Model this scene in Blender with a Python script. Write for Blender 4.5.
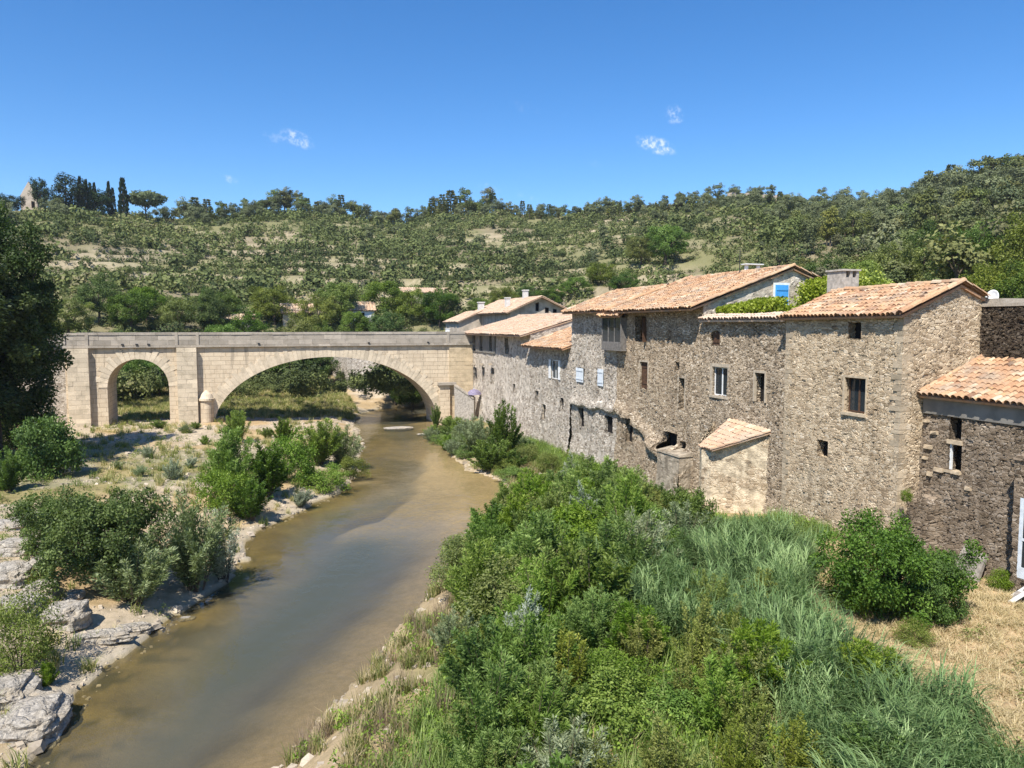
import bpy, bmesh, math, random
import numpy as np
from mathutils import Vector
# ---------------------------------------------------------------- camera, sky, sun, exposure
for o in list(bpy.data.objects): bpy.data.objects.remove(o)
SC = bpy.context.scene
COL = SC.collection
R = math.radians
FPX, YAW, PITCH, CAMH = 760.0, R(19), R(4.4), 10.5
cd = bpy.data.cameras.new('camera'); cam = bpy.data.objects.new('camera', cd); COL.objects.link(cam)
cam.location = (0, 0, CAMH); cam.rotation_euler = (R(90) - PITCH, 0, -YAW)
cd.sensor_width = 36; cd.lens = 36 * FPX / 1024; cd.clip_start = .2; cd.clip_end = 6000
SC.camera = cam
SUN_EL, SUN_AZ = R(55), math.atan2(-.69, -.724)        # azimuth measured clockwise from +Y
world = bpy.data.worlds.new('World'); SC.world = world; world.use_nodes = True
SC.view_settings.view_transform = 'Standard'; SC.view_settings.look = 'None'
SC.view_settings.gamma = 1; SC.view_settings.use_curve_mapping = False
SC.view_settings.exposure = 0.68
SKY_STRENGTH, SUN_STRENGTH = .10, 5.0

def N(nt, typ, props=None, **inp):
    n = nt.nodes.new(typ)
    for k, v in (props or {}).items(): setattr(n, k, v)
    for k, v in inp.items():
        s = n.inputs[int(k[1:])] if (k[0] == 'i' and k[1:].isdigit()) else n.inputs[k.replace('_', ' ')]
        if isinstance(v, bpy.types.NodeSocket): nt.links.new(v, s)
        else: s.default_value = v
    return n
def ramp(nt, fac, stops, interp='LINEAR'):
    n = nt.nodes.new('ShaderNodeValToRGB'); nt.links.new(fac, n.inputs[0]); e = n.color_ramp.elements
    n.color_ramp.interpolation = interp
    while len(e) < len(stops): e.new(.5)
    for i, (p, c) in enumerate(stops):
        e[i].position = p; e[i].color = (*c, 1) if len(c) == 3 else c
    return n.outputs[0]
def mix(nt, fac, a, b, mode='MIX'):
    n = nt.nodes.new('ShaderNodeMix'); n.data_type = 'RGBA'; n.blend_type = mode
    for s, v in ((n.inputs[0], fac), (n.inputs[6], a), (n.inputs[7], b)):
        if isinstance(v, bpy.types.NodeSocket): nt.links.new(v, s)
        elif isinstance(v, (int, float)): s.default_value = v
        else: s.default_value = (*v, 1) if len(v) == 3 else v
    return n.outputs[2]
def mth(nt, op, a, b=0., c=None):
    n = nt.nodes.new('ShaderNodeMath'); n.operation = op
    for i, v in enumerate((a, b, c)):
        if v is None: continue
        if isinstance(v, bpy.types.NodeSocket): nt.links.new(v, n.inputs[i])
        else: n.inputs[i].default_value = v
    return n.outputs[0]
def mrange(nt, v, a, b, c=0., d=1., smooth=True):
    n = nt.nodes.new('ShaderNodeMapRange'); n.clamp = True
    if smooth: n.interpolation_type = 'SMOOTHSTEP'
    nt.links.new(v, n.inputs[0])
    for i, x in enumerate((a, b, c, d)): n.inputs[i + 1].default_value = x
    return n.outputs[0]

def wray(px, py):
    d = (Vector((math.sin(YAW) * math.cos(PITCH), math.cos(YAW) * math.cos(PITCH), -math.sin(PITCH)))
         + Vector((math.cos(YAW), -math.sin(YAW), 0)) * ((px - 512) / FPX)
         - Vector((math.sin(YAW) * math.sin(PITCH), math.cos(YAW) * math.sin(PITCH), math.cos(PITCH))) * ((py - 384) / FPX))
    return d.normalized()
nt = world.node_tree; nt.nodes.clear()
sky = N(nt, 'ShaderNodeTexSky', dict(sky_type='NISHITA', sun_disc=False, sun_elevation=SUN_EL, sun_rotation=SUN_AZ,
        altitude=250, air_density=.85, dust_density=.1, ozone_density=3.0))
tc = N(nt, 'ShaderNodeTexCoord').outputs['Generated']
skyc = N(nt, 'ShaderNodeHueSaturation', Hue=.503, Saturation=1.30, Value=1.20, Color=sky.outputs[0]).outputs[0]
# a few thin cloud wisps at fixed directions of the sky
nz = N(nt, 'ShaderNodeTexNoise', Vector=tc, Scale=130., Detail=7., Roughness=.7).outputs[0]
tot = None
for (px, py, wx, wy, k) in [(297, 139, 15, 8, .8), (272, 137, 10, 5, .35), (655, 145, 20, 8, 1.), (674, 115, 9, 10, .7), (230, 179, 8, 4, .5),
                            (596, 164, 6, 4, .35), (490, 188, 14, 5, .4), (525, 108, 16, 6, .25), (800, 83, 9, 5, .12), (528, 196, 14, 4, .3)]:
    d = wray(px, py); rt = d.cross(Vector((0, 0, 1))).normalized(); up = rt.cross(d)
    dx = N(nt, 'ShaderNodeVectorMath', dict(operation='DOT_PRODUCT'), i0=tc, i1=tuple(rt * (FPX / wx))).outputs['Value']
    dy = N(nt, 'ShaderNodeVectorMath', dict(operation='DOT_PRODUCT'), i0=tc, i1=tuple((up + rt * .25) * (FPX / wy))).outputs['Value']
    r2 = mth(nt, 'ADD', mth(nt, 'MULTIPLY', dx, dx), mth(nt, 'MULTIPLY', dy, dy))
    front = N(nt, 'ShaderNodeVectorMath', dict(operation='DOT_PRODUCT'), i0=tc, i1=tuple(d)).outputs['Value']
    b = mth(nt, 'MULTIPLY', mrange(nt, r2, 1.6, 0., 0, k), mrange(nt, front, 0, .5))
    tot = b if tot is None else mth(nt, 'ADD', tot, b)
cl = mrange(nt, mth(nt, 'ADD', mth(nt, 'MULTIPLY', tot, .22), mth(nt, 'MULTIPLY', mth(nt, 'MULTIPLY', mrange(nt, nz, .38, .68), tot), 1.)), .06, 1.3, 0, .6)
skyc = mix(nt, cl, skyc, (8.2, 8.4, 8.8))
bg = N(nt, 'ShaderNodeBackground', Color=skyc, Strength=SKY_STRENGTH)
nt.links.new(bg.outputs[0], N(nt, 'ShaderNodeOutputWorld').inputs[0])
sl = bpy.data.lights.new('sun', 'SUN'); sl.energy = SUN_STRENGTH; sl.angle = R(.53); sl.color = (1, .955, .88)
so = bpy.data.objects.new('sun', sl); COL.objects.link(so)
sdir = Vector((math.sin(SUN_AZ) * math.cos(SUN_EL), math.cos(SUN_AZ) * math.cos(SUN_EL), math.sin(SUN_EL)))
so.rotation_euler = sdir.to_track_quat('Z', 'Y').to_euler(); so.location = (0, -20, 60)

# ---------------------------------------------------------------- pixel -> world on a known plane
def atX(px, py, X): d = wray(px, py); t = X / d.x; return d.y * t, CAMH + d.z * t
def atY(px, py, Y): d = wray(px, py); t = Y / d.y; return d.x * t, CAMH + d.z * t
def atZ(px, py, Z): d = wray(px, py); t = (Z - CAMH) / d.z; return d.x * t, d.y * t

# ---------------------------------------------------------------- numpy helpers
rng = np.random.default_rng(7)
def _h(ix, iy, iz):
    n = (ix.astype(np.int64) * 374761393 + iy.astype(np.int64) * 668265263 + iz.astype(np.int64) * 2147483647) & 0xffffffff
    n = ((n ^ (n >> 13)) * 1274126177) & 0xffffffff
    n = ((n ^ (n >> 16)) * 2246822519) & 0xffffffff
    return (n ^ (n >> 15)).astype(np.float64) / 4294967295.0
def vnoise(x, y, z=0.):
    x, y, z = np.broadcast_arrays(np.asarray(x, float), np.asarray(y, float), np.asarray(z, float))
    ix, iy, iz = np.floor(x), np.floor(y), np.floor(z); fx, fy, fz = x - ix, y - iy, z - iz
    fx, fy, fz = [f * f * (3 - 2 * f) for f in (fx, fy, fz)]
    r = 0
    for a in (0, 1):
        for b in (0, 1):
            for c in (0, 1):
                r = r + _h(ix + a, iy + b, iz + c) * (fx if a else 1 - fx) * (fy if b else 1 - fy) * (fz if c else 1 - fz)
    return r
def fbm(x, y, z=0., o=4):
    r, a, s = 0, .5, 0
    x, y, z = np.asarray(x, float), np.asarray(y, float), np.asarray(z, float)
    for i in range(o):
        r = r + a * vnoise(x * 2 ** i + 17.3 * i, y * 2 ** i + 5.1 * i, z * 2 ** i); s += a; a *= .5
    return r / s
def sstep(a, b, x): t = np.clip((np.asarray(x, float) - a) / (b - a), 0, 1); return t * t * (3 - 2 * t)

def rootloc(o):
    v = Vector((0, 0, 0))
    while o is not None: v += o.location; o = o.parent
    return v
def link(o, parent=None):
    COL.objects.link(o)
    if parent is not None: o.parent = parent
    return o
def tag(o, label=None, cat=None, group=None, kind=None):
    if label: o['label'] = label
    if cat: o['category'] = cat
    if group: o['group'] = group
    if kind: o['kind'] = kind
    return o
def empty(name, loc, label=None, cat=None, group=None):
    o = bpy.data.objects.new(name, None); o.location = loc; o.empty_display_size = .5; COL.objects.link(o)
    return tag(o, label, cat, group)
def mkmesh(name, V, Q, mats, tint=None, mi=None, col=None, smooth=False):
    V = np.ascontiguousarray(V, dtype=np.float32); Q = np.ascontiguousarray(Q, dtype=np.int32)
    me = bpy.data.meshes.new(name); nv, nf = len(V), len(Q); k = Q.shape[1]
    me.vertices.add(nv); me.vertices.foreach_set('co', V.ravel())
    me.loops.add(nf * k); me.loops.foreach_set('vertex_index', Q.ravel())
    me.polygons.add(nf); me.polygons.foreach_set('loop_start', np.arange(0, nf * k, k, dtype=np.int32))
    if mi is not None: me.polygons.foreach_set('material_index', np.asarray(mi, dtype=np.int32))
    me.polygons.foreach_set('use_smooth', np.full(nf, smooth, dtype=bool))
    if tint is not None:
        a = me.attributes.new('tint', 'FLOAT', 'FACE' if len(tint) == nf else 'POINT'); a.data.foreach_set('value', np.asarray(tint, dtype=np.float32))
    if col is not None:
        a = me.attributes.new('col', 'FLOAT_COLOR', 'POINT'); c4 = np.ones((nv, 4), dtype=np.float32); c4[:, :3] = col
        a.data.foreach_set('color', c4.ravel())
    for m in (mats if isinstance(mats, (list, tuple)) else [mats]): me.materials.append(m)
    me.update(calc_edges=True); me.validate(verbose=False)
    return me
class MB:
    def __init__(s): s.V = []; s.Q = []; s.T = []; s.M = []; s.n = 0
    def add(s, V, Q, tint=.5, mi=0):
        V = np.asarray(V, float).reshape(-1, 3); Q = np.asarray(Q, int).reshape(-1, 4)
        s.V.append(V); s.Q.append(Q + s.n); s.n += len(V)
        s.T.append(np.broadcast_to(np.asarray(tint, float), (len(Q),)).copy()); s.M.append(np.full(len(Q), mi))
        return s
    def hexa(s, P, tint=.5, mi=0):      # 8 points: bottom loop then top loop
        return s.add(P, [[0, 3, 2, 1], [4, 5, 6, 7], [0, 1, 5, 4], [1, 2, 6, 5], [2, 3, 7, 6], [3, 0, 4, 7]], tint, mi)
    def box(s, x0, x1, y0, y1, z0, z1, tint=.5, mi=0):
        return s.hexa([(x0, y0, z0), (x1, y0, z0), (x1, y1, z0), (x0, y1, z0), (x0, y0, z1), (x1, y0, z1), (x1, y1, z1), (x0, y1, z1)], tint, mi)
    def tube(s, pts, rad, k=6, tint=.5, mi=0):
        pts = np.asarray(pts, float); rad = np.broadcast_to(np.asarray(rad, float), (len(pts),))
        V = []
        for i, p in enumerate(pts):
            d = pts[min(i + 1, len(pts) - 1)] - pts[max(i - 1, 0)]; d = d / (np.linalg.norm(d) + 1e-9)
            a = np.cross(d, (0.13, .27, .95)); a /= np.linalg.norm(a) + 1e-9; b = np.cross(d, a)
            for j in range(k):
                t = 2 * math.pi * j / k; V.append(p + rad[i] * (math.cos(t) * a + math.sin(t) * b))
        Q = [[i * k + j, i * k + (j + 1) % k, (i + 1) * k + (j + 1) % k, (i + 1) * k + j] for i in range(len(pts) - 1) for j in range(k)]
        return s.add(V, Q, tint, mi)
    def build(s, name, mats, parent=None, smooth=False, weld=False):
        V = np.concatenate(s.V); Q = np.concatenate(s.Q)
        if parent is not None: V = V - np.array(rootloc(parent))
        me = mkmesh(name, V, Q, mats, tint=np.concatenate(s.T), mi=np.concatenate(s.M), smooth=smooth)
        if weld:
            bm = bmesh.new(); bm.from_mesh(me); bmesh.ops.remove_doubles(bm, verts=bm.verts, dist=.004)
            bm.to_mesh(me); bm.free()
        return link(bpy.data.objects.new(name, me), parent)
# ---------------------------------------------------------------- materials
def new_mat(name):
    m = bpy.data.materials.new(name); m.use_nodes = True; m.node_tree.nodes.clear(); return m, m.node_tree
def finish(m, nt, color, rough=.85, height=None, bump=1., bdist=.02, disp=None, metal=0., spec=.3):
    b = N(nt, 'ShaderNodeBsdfPrincipled', Roughness=rough, Metallic=metal)
    b.inputs['Specular IOR Level'].default_value = spec
    if isinstance(color, bpy.types.NodeSocket): nt.links.new(color, b.inputs['Base Color'])
    else: b.inputs['Base Color'].default_value = (*color, 1)
    if height is not None:
        bp = N(nt, 'ShaderNodeBump', Strength=bump, Distance=bdist, Height=height); nt.links.new(bp.outputs[0], b.inputs['Normal'])
    o = N(nt, 'ShaderNodeOutputMaterial'); nt.links.new(b.outputs[0], o.inputs[0])
    if disp is not None:
        d = N(nt, 'ShaderNodeDisplacement', Height=disp, Midlevel=.5, Scale=1.); nt.links.new(d.outputs[0], o.inputs['Displacement'])
        m.displacement_method = 'BOTH'
    return m
def objco(nt): return N(nt, 'ShaderNodeTexCoord').outputs['Object']
def noise(nt, vec, scale, detail=4., rough=.6, dist=0.):
    return N(nt, 'ShaderNodeTexNoise', Vector=vec, Scale=scale, Detail=detail, Roughness=rough, Distortion=dist).outputs[0]
def plain(name, c, rough=.7, var=.15, metal=0., scale=6.):
    m, nt = new_mat(name); co = objco(nt); n = noise(nt, co, scale)
    col = mix(nt, mrange(nt, n, .3, .7), tuple(x * (1 - var) for x in c), tuple(min(1, x * (1 + var)) for x in c))
    return finish(m, nt, col, rough, n, .25, .01, metal=metal)

def stone_mat(name, stops, size=.26, flat=.5, mortar=(.36, .30, .22), stain=(.17, .13, .10), stain_amt=.5, disp=.06, tintlow=None, gap=.10, plaster=0.):
    """random rubble: warped voronoi stones, mortar joints, stains; real displacement plus bump"""
    m, nt = new_mat(name); co = objco(nt)
    wn = N(nt, 'ShaderNodeTexNoise', Vector=co, Scale=2.2, Detail=3.).outputs['Color']
    w = N(nt, 'ShaderNodeVectorMath', dict(operation='MULTIPLY_ADD'), i0=wn, i1=(.22, .22, .16), i2=co).outputs[0]
    sc = N(nt, 'ShaderNodeVectorMath', dict(operation='MULTIPLY'), i0=w, i1=(1 / size, 1 / size, 1 / (size * flat))).outputs[0]
    v1 = N(nt, 'ShaderNodeTexVoronoi', dict(feature='F1'), Vector=sc, Scale=1., Randomness=.9)
    ve = N(nt, 'ShaderNodeTexVoronoi', dict(feature='DISTANCE_TO_EDGE'), Vector=sc, Scale=1., Randomness=.9)
    # two stone sizes, mixed in patches
    sc2 = N(nt, 'ShaderNodeVectorMath', dict(operation='MULTIPLY'), i0=w, i1=(1.75 / size, 1.75 / size, 1.5 / (size * flat))).outputs[0]
    u1 = N(nt, 'ShaderNodeTexVoronoi', dict(feature='F1'), Vector=sc2, Scale=1., Randomness=.85)
    ue = N(nt, 'ShaderNodeTexVoronoi', dict(feature='DISTANCE_TO_EDGE'), Vector=sc2, Scale=1., Randomness=.85)
    pick = mth(nt, 'GREATER_THAN', noise(nt, co, 1.1, 3., .6), .5)
    rnd = N(nt, 'ShaderNodeSeparateColor', Color=mix(nt, pick, v1.outputs['Color'], u1.outputs['Color']))
    edge = mth(nt, 'ADD', mth(nt, 'MULTIPLY', ve.outputs['Distance'], mth(nt, 'SUBTRACT', 1., pick)), mth(nt, 'MULTIPLY', ue.outputs['Distance'], pick))
    fine = noise(nt, co, 26., 5., .7)
    big = noise(nt, co, .55, 5., .65)
    med = noise(nt, co, 2.3, 4., .6)
    st = ramp(nt, rnd.outputs[0], stops)
    st = mix(nt, mrange(nt, fine, .25, .75, 0, .55), st, mix(nt, 1., st, (.55, .52, .48), 'MULTIPLY'))
    mo = mix(nt, mrange(nt, med, .35, .7), mortar, tuple(x * .62 for x in mortar))
    joint = mrange(nt, edge, gap * .35, gap, 0., 1.)
    if plaster:   # lime render left in patches over the stones
        pm = mrange(nt, noise(nt, co, .7, 5., .65), .62 - plaster * .3, .70 - plaster * .3)
        joint2 = mth(nt, 'MULTIPLY', joint, mth(nt, 'SUBTRACT', 1., pm))
    else: joint2 = joint
    col = mix(nt, joint2, mo, st)
    col = mix(nt, mth(nt, 'MULTIPLY', mrange(nt, big, .50, .64), stain_amt * 1.25), col, mix(nt, 1., col, stain, 'MULTIPLY') if False else stain)
    col = mix(nt, mrange(nt, med, .3, .75, 0, .5), col, mix(nt, 1., col, (.62, .58, .53), 'MULTIPLY'))
    dark = mrange(nt, rnd.outputs[2], .90, .93)      # missing stones and putlog holes
    stv = N(nt, 'ShaderNodeVectorMath', dict(operation='MULTIPLY'), i0=co, i1=(1.3, 1.3, .22)).outputs[0]
    col = mix(nt, mrange(nt, noise(nt, stv, 1., 5., .65), .54, .70, 0, .5), col, mix(nt, 1., col, (.50, .48, .46), 'MULTIPLY'))
    ca = mrange(nt, N(nt, 'ShaderNodeTexVoronoi', dict(feature='F1'), Vector=sc, Scale=.38).outputs['Distance'], .25, .12)
    col = mix(nt, mth(nt, 'MULTIPLY', ca, .6), col, (.09, .065, .045))
    hgt = mth(nt, 'MULTIPLY', mrange(nt, edge, .0, .11), mth(nt, 'ADD', .55, mth(nt, 'MULTIPLY', rnd.outputs[1], .75)))
    if plaster: hgt = mth(nt, 'MULTIPLY', hgt, mth(nt, 'SUBTRACT', 1., mth(nt, 'MULTIPLY', pm, .75)))
    hgt = mth(nt, 'SUBTRACT', hgt, mth(nt, 'MULTIPLY', dark, .7))
    hgt = mth(nt, 'ADD', hgt, mth(nt, 'ADD', mth(nt, 'MULTIPLY', fine, .16), mth(nt, 'MULTIPLY', noise(nt, co, 8., 3., .6), .30)))
    d = mth(nt, 'MULTIPLY', mth(nt, 'SUBTRACT', hgt, .6), disp)
    return finish(m, nt, col, .9, None, disp=mth(nt, 'ADD', d, .5), spec=.15)

WARM = [(0, (.34, .255, .165)), (.25, (.50, .39, .265)), (.55, (.60, .48, .335)), (.8, (.68, .56, .40)), (1, (.76, .65, .50))]
GREY = [(0, (.19, .145, .10)), (.2, (.38, .30, .21)), (.6, (.54, .44, .32)), (.85, (.66, .555, .42)), (1, (.78, .69, .56))]
PALE = [(0, (.28, .235, .19)), (.25, (.46, .40, .33)), (.6, (.62, .555, .47)), (1, (.78, .72, .63))]
DARKS = [(0, (.05, .04, .03)), (.4, (.11, .085, .06)), (.8, (.17, .135, .10)), (1, (.26, .22, .17))]
M_A = stone_mat('warm_rubble_stone', WARM, .30, .38, mortar=(.58, .47, .33), stain=(.48, .38, .26), stain_amt=.35, disp=.045, plaster=.15)
M_B = stone_mat('grey_rubble_stone', GREY, .25, .42, mortar=(.42, .34, .25), stain=(.29, .235, .175), stain_amt=.4, disp=.065, plaster=.12)
M_M = stone_mat('brown_rubble_stone', GREY, .28, .45, mortar=(.42, .33, .23), stain=(.36, .28, .20), stain_amt=.4, disp=.065, plaster=.1)
M_N = stone_mat('pale_rubble_stone', PALE, .30, .5, mortar=(.55, .49, .41), stain=(.42, .37, .31), stain_amt=.4, disp=.075, plaster=.25)
M_H = stone_mat('lime_patched_rubble', PALE, .30, .5, mortar=(.62, .55, .46), stain=(.46, .40, .34), stain_amt=.4, disp=.06, plaster=.62)
M_X = stone_mat('annex_rubble_stone', [(p, (r*.56, g*.54, b*.54)) for p, (r, g, b) in GREY], .28, .36, mortar=(.27, .22, .165), stain=(.24, .195, .15), stain_amt=.35, disp=.06)
M_D = stone_mat('dark_dry_stone', DARKS, .24, .35, mortar=(.04, .03, .025), stain_amt=.1, disp=.12)
M_T = stone_mat('tower_stone', WARM, .30, .5, mortar=(.66, .55, .39), stain=(.50, .40, .27), stain_amt=.3, disp=.035, plaster=.6)
M_PL = plain('grey_render', (.20, .185, .16), .9, .2, scale=1.5)  # grey darkened for the eave shadow on the annex band
M_LIN = plain('dressed_stone', (.42, .35, .26), .9, .2)
M_DARK = plain('dark_interior', (.012, .010, .009), .9)
M_WHITE = plain('white_painted_wood', (.72, .72, .70), .5, .1)
M_BLUEGREY = plain('pale_blue_painted_wood', (.62, .66, .69), .55, .1)
M_BLUE = plain('bright_blue_shutter', (.07, .33, .72), .5, .08)
M_BROWN = plain('brown_wood', (.085, .045, .025), .7, .35)
M_GWOOD = plain('grey_wood', (.25, .22, .19), .8, .3)
M_METAL = plain('dark_metal', (.06, .06, .06), .5, .2, metal=.6)
M_PURPLE = plain('purple_cover', (.22, .19, .27), .7, .2)
def glass_mat():
    m, nt = new_mat('window_glass')
    return finish(m, nt, (.02, .028, .034), .08, spec=.6)
M_GLASS = glass_mat()

def tile_mat(name='clay_tiles', pale=0.):
    m, nt = new_mat(name); co = objco(nt)
    t = N(nt, 'ShaderNodeAttribute', dict(attribute_name='tint')).outputs['Fac']
    c = ramp(nt, t, [(0, (.17, .10, .065)), (.12, (.33, .175, .10)), (.4, (.45, .265, .15)), (.65, (.50, .325, .19)), (.85, (.54, .39, .255)), (1, (.58, .46, .33))])
    big = noise(nt, co, .8, 5., .65); f = noise(nt, co, 14., 4., .65)
    c = mix(nt, mrange(nt, big, .44, .70, 0, .8), c, (.30 + pale * .2, .245 + pale * .2, .19 + pale * .17))      # lichen
    c = mix(nt, mrange(nt, f, .42, .75, 0, .6), c, mix(nt, 1., c, (.42, .38, .34), 'MULTIPLY'))
    c = mix(nt, mrange(nt, noise(nt, co, 3.1, 3.), .60, .72, 0, .55), c, (.53, .33, .12))      # ochre lichen blooms
    if pale: c = mix(nt, pale, c, (.56, .44, .34))
    return finish(m, nt, c, .9, f, .5, .015, spec=.15)
M_TILE = tile_mat(); M_TILE2 = tile_mat('weathered_clay_tiles', .35)

def ashlar_mat(name, bw=1.05, bh=.42, c1=(.70, .58, .42), c2=(.60, .49, .35), stain=.55):
    m, nt = new_mat(name); co = objco(nt)
    s = N(nt, 'ShaderNodeSeparateXYZ', Vector=co)
    geo = N(nt, 'ShaderNodeNewGeometry').outputs['Normal']; gs = N(nt, 'ShaderNodeSeparateXYZ', Vector=geo)
    sidex = mth(nt, 'GREATER_THAN', mth(nt, 'ABSOLUTE', gs.outputs[0]), .7)
    u = mth(nt, 'ADD', mth(nt, 'MULTIPLY', s.outputs[0], mth(nt, 'SUBTRACT', 1., sidex)), mth(nt, 'MULTIPLY', s.outputs[1], sidex))
    v = N(nt, 'ShaderNodeCombineXYZ', X=u, Y=s.outputs[2], Z=0.).outputs[0]
    v = N(nt, 'ShaderNodeVectorMath', dict(operation='MULTIPLY_ADD'), i0=N(nt, 'ShaderNodeTexNoise', Vector=co, Scale=3.).outputs['Color'], i1=(.03, .03, 0), i2=v).outputs[0]
    br = N(nt, 'ShaderNodeTexBrick', dict(offset=.43, squash=1.25, squash_frequency=3), Vector=v, Color1=(*c1, 1), Color2=(*c2, 1), Mortar=(.30, .22, .145, 1), Scale=1.,
           Mortar_Size=.013, Mortar_Smooth=.4, Bias=0., Brick_Width=bw, Row_Height=bh)
    big = noise(nt, co, .35, 5., .65); med = noise(nt, co, 1.7, 5., .65); f = noise(nt, co, 12., 5., .7)
    c = mix(nt, mrange(nt, med, .45, .8, 0, .6), br.outputs[0], (.40, .30, .20))
    c = mix(nt, mrange(nt, big, .5, .75, 0, stain), c, (.42, .345, .255))
    c = mix(nt, mrange(nt, f, .3, .8, 0, .35), c, mix(nt, 1., c, (.6, .56, .5), 'MULTIPLY'))
    stv = N(nt, 'ShaderNodeVectorMath', dict(operation='MULTIPLY'), i0=co, i1=(1.6, 1.6, .16)).outputs[0]
    stk = mth(nt, 'MULTIPLY', mrange(nt, noise(nt, stv, 1., 5., .6), .52, .68), mrange(nt, s.outputs[2], 1., 8.5, .25, .75))
    c = mix(nt, stk, c, (.27, .225, .17))
    pit = N(nt, 'ShaderNodeTexVoronoi', dict(feature='F1'), Vector=co, Scale=2.1).outputs['Distance']
    c = mix(nt, mrange(nt, pit, .12, .05, 0, .7), c, (.12, .09, .06))
    h = mth(nt, 'ADD', mth(nt, 'MULTIPLY', mth(nt, 'SUBTRACT', 1., br.outputs['Fac']), .6), mth(nt, 'MULTIPLY', f, .5))
    return finish(m, nt, c, .9, h, .8, .03, spec=.15)
M_ASH = ashlar_mat('bridge_ashlar')
def block_mat(name, base, var=.35):
    m, nt = new_mat(name); co = objco(nt)
    t = N(nt, 'ShaderNodeAttribute', dict(attribute_name='tint')).outputs['Fac']
    c = ramp(nt, t, [(0, tuple(x * (1 - var) for x in base)), (1, tuple(x * (1 + var * .6) for x in base))])
    med = noise(nt, co, 1.3, 6., .7); f = noise(nt, co, 11., 5., .7)
    c = mix(nt, mrange(nt, med, .42, .72, 0, .65), c, (base[0] * .5, base[1] * .5, base[2] * .48))
    return finish(m, nt, mix(nt, mrange(nt, f, .3, .8, 0, .4), c, mix(nt, 1., c, (.55, .52, .48), 'MULTIPLY')), .9, f, .7, .03, spec=.15)
M_VOUS = block_mat('voussoir_stone', (.68, .57, .42), .22)
M_PAR = block_mat('parapet_stone', (.43, .375, .305), .28)
M_ROCK = None
def rock_mat():
    m, nt = new_mat('limestone_rock'); co = objco(nt)
    a = noise(nt, co, 1.2, 6., .7); b = noise(nt, co, 7., 6., .75, .6)
    v = N(nt, 'ShaderNodeTexVoronoi', dict(feature='DISTANCE_TO_EDGE'), Vector=N(nt, 'ShaderNodeVectorMath', dict(operation='MULTIPLY_ADD'), i0=N(nt, 'ShaderNodeTexNoise', Vector=co, Scale=3.).outputs['Color'], i1=(.5, .5, .3), i2=co).outputs[0], Scale=2.3).outputs['Distance']
    c = ramp(nt, b, [(.3, (.19, .175, .15)), (.5, (.44, .395, .33)), (.7, (.62, .565, .48))])
    c = mix(nt, mrange(nt, a, .45, .7, 0, .7), c, (.42, .34, .23))
    c = mix(nt, mrange(nt, v, 0, .035, .45, 0), c, (.12, .105, .085))
    return finish(m, nt, c, .9, mth(nt, 'ADD', b, mth(nt, 'MULTIPLY', mrange(nt, v, 0, .12), .35)), 1., .12, spec=.15)
M_ROCK = rock_mat()

def leaf_mat(name, stops, trans=.3, rough=.55, objvar=.12, gloss=.25):
    m, nt = new_mat(name)
    t = N(nt, 'ShaderNodeAttribute', dict(attribute_name='tint')).outputs['Fac']
    oi = N(nt, 'ShaderNodeObjectInfo').outputs['Random']
    c = ramp(nt, t, stops)
    c = N(nt, 'ShaderNodeHueSaturation', Hue=mrange(nt, oi, 0, 1, .5 - objvar * .12, .5 + objvar * .12, False),
          Saturation=mrange(nt, mth(nt, 'FRACT', mth(nt, 'MULTIPLY', oi, 7.3)), 0, 1, 1 - objvar, 1 + objvar, False),
          Value=mrange(nt, mth(nt, 'FRACT', mth(nt, 'MULTIPLY', oi, 13.7)), 0, 1, 1 - objvar, 1 + objvar, False), Color=c).outputs[0]
    b = N(nt, 'ShaderNodeBsdfPrincipled', Base_Color=c, Roughness=rough); b.inputs['Specular IOR Level'].default_value = gloss
    tr = N(nt, 'ShaderNodeBsdfTranslucent', Color=mix(nt, 1., c, (1.35, 1.5, .55), 'MULTIPLY'))
    ms = N(nt, 'ShaderNodeMixShader', i0=trans, i1=b.outputs[0], i2=tr.outputs[0])
    nt.links.new(ms.outputs[0], N(nt, 'ShaderNodeOutputMaterial').inputs[0])
    return m
L_BROAD = leaf_mat('broad_leaves', [(0, (.028, .055, .010)), (.5, (.088, .142, .026)), (1, (.19, .265, .062))])
L_DARKB = leaf_mat('dark_broad_leaves', [(0, (.018, .034, .009)), (.5, (.052, .082, .020)), (1, (.13, .175, .05))])
L_LUSH = leaf_mat('lush_grass', [(0, (.06, .10, .015)), (.5, (.17, .24, .04)), (1, (.34, .40, .11))], .3)
L_BRIGHT = leaf_mat('bright_leaves', [(0, (.050, .092, .012)), (.5, (.140, .215, .034)), (1, (.28, .36, .085))])
L_WILLOW = leaf_mat('willow_leaves', [(0, (.065, .09, .036)), (.5, (.165, .205, .090)), (1, (.34, .39, .23))], .2)
L_SILVER = leaf_mat('silver_leaves', [(0, (.085, .11, .065)), (.5, (.22, .26, .165)), (1, (.46, .50, .38))], .15)
L_OLIVE = leaf_mat('olive_green_leaves', [(0, (.065, .085, .016)), (.5, (.165, .195, .042)), (1, (.30, .325, .09))])
L_REED = leaf_mat('reed_blades', [(0, (.055, .085, .030)), (.5, (.138, .205, .072)), (1, (.32, .40, .175))], .25, .6)
L_VINE = leaf_mat('vine_leaves', [(0, (.09, .13, .02)), (.5, (.27, .31, .05)), (1, (.48, .49, .12))])
L_PINE = leaf_mat('pine_needles', [(0, (.065, .075, .030)), (.5, (.135, .150, .058)), (1, (.235, .245, .105))], .15, .7, .25, .1)
L_DPINE = leaf_mat('dark_conifer_needles', [(0, (.012, .022, .010)), (.5, (.028, .045, .018)), (1, (.055, .075, .03))], .08, .7, .15, .1)
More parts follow.
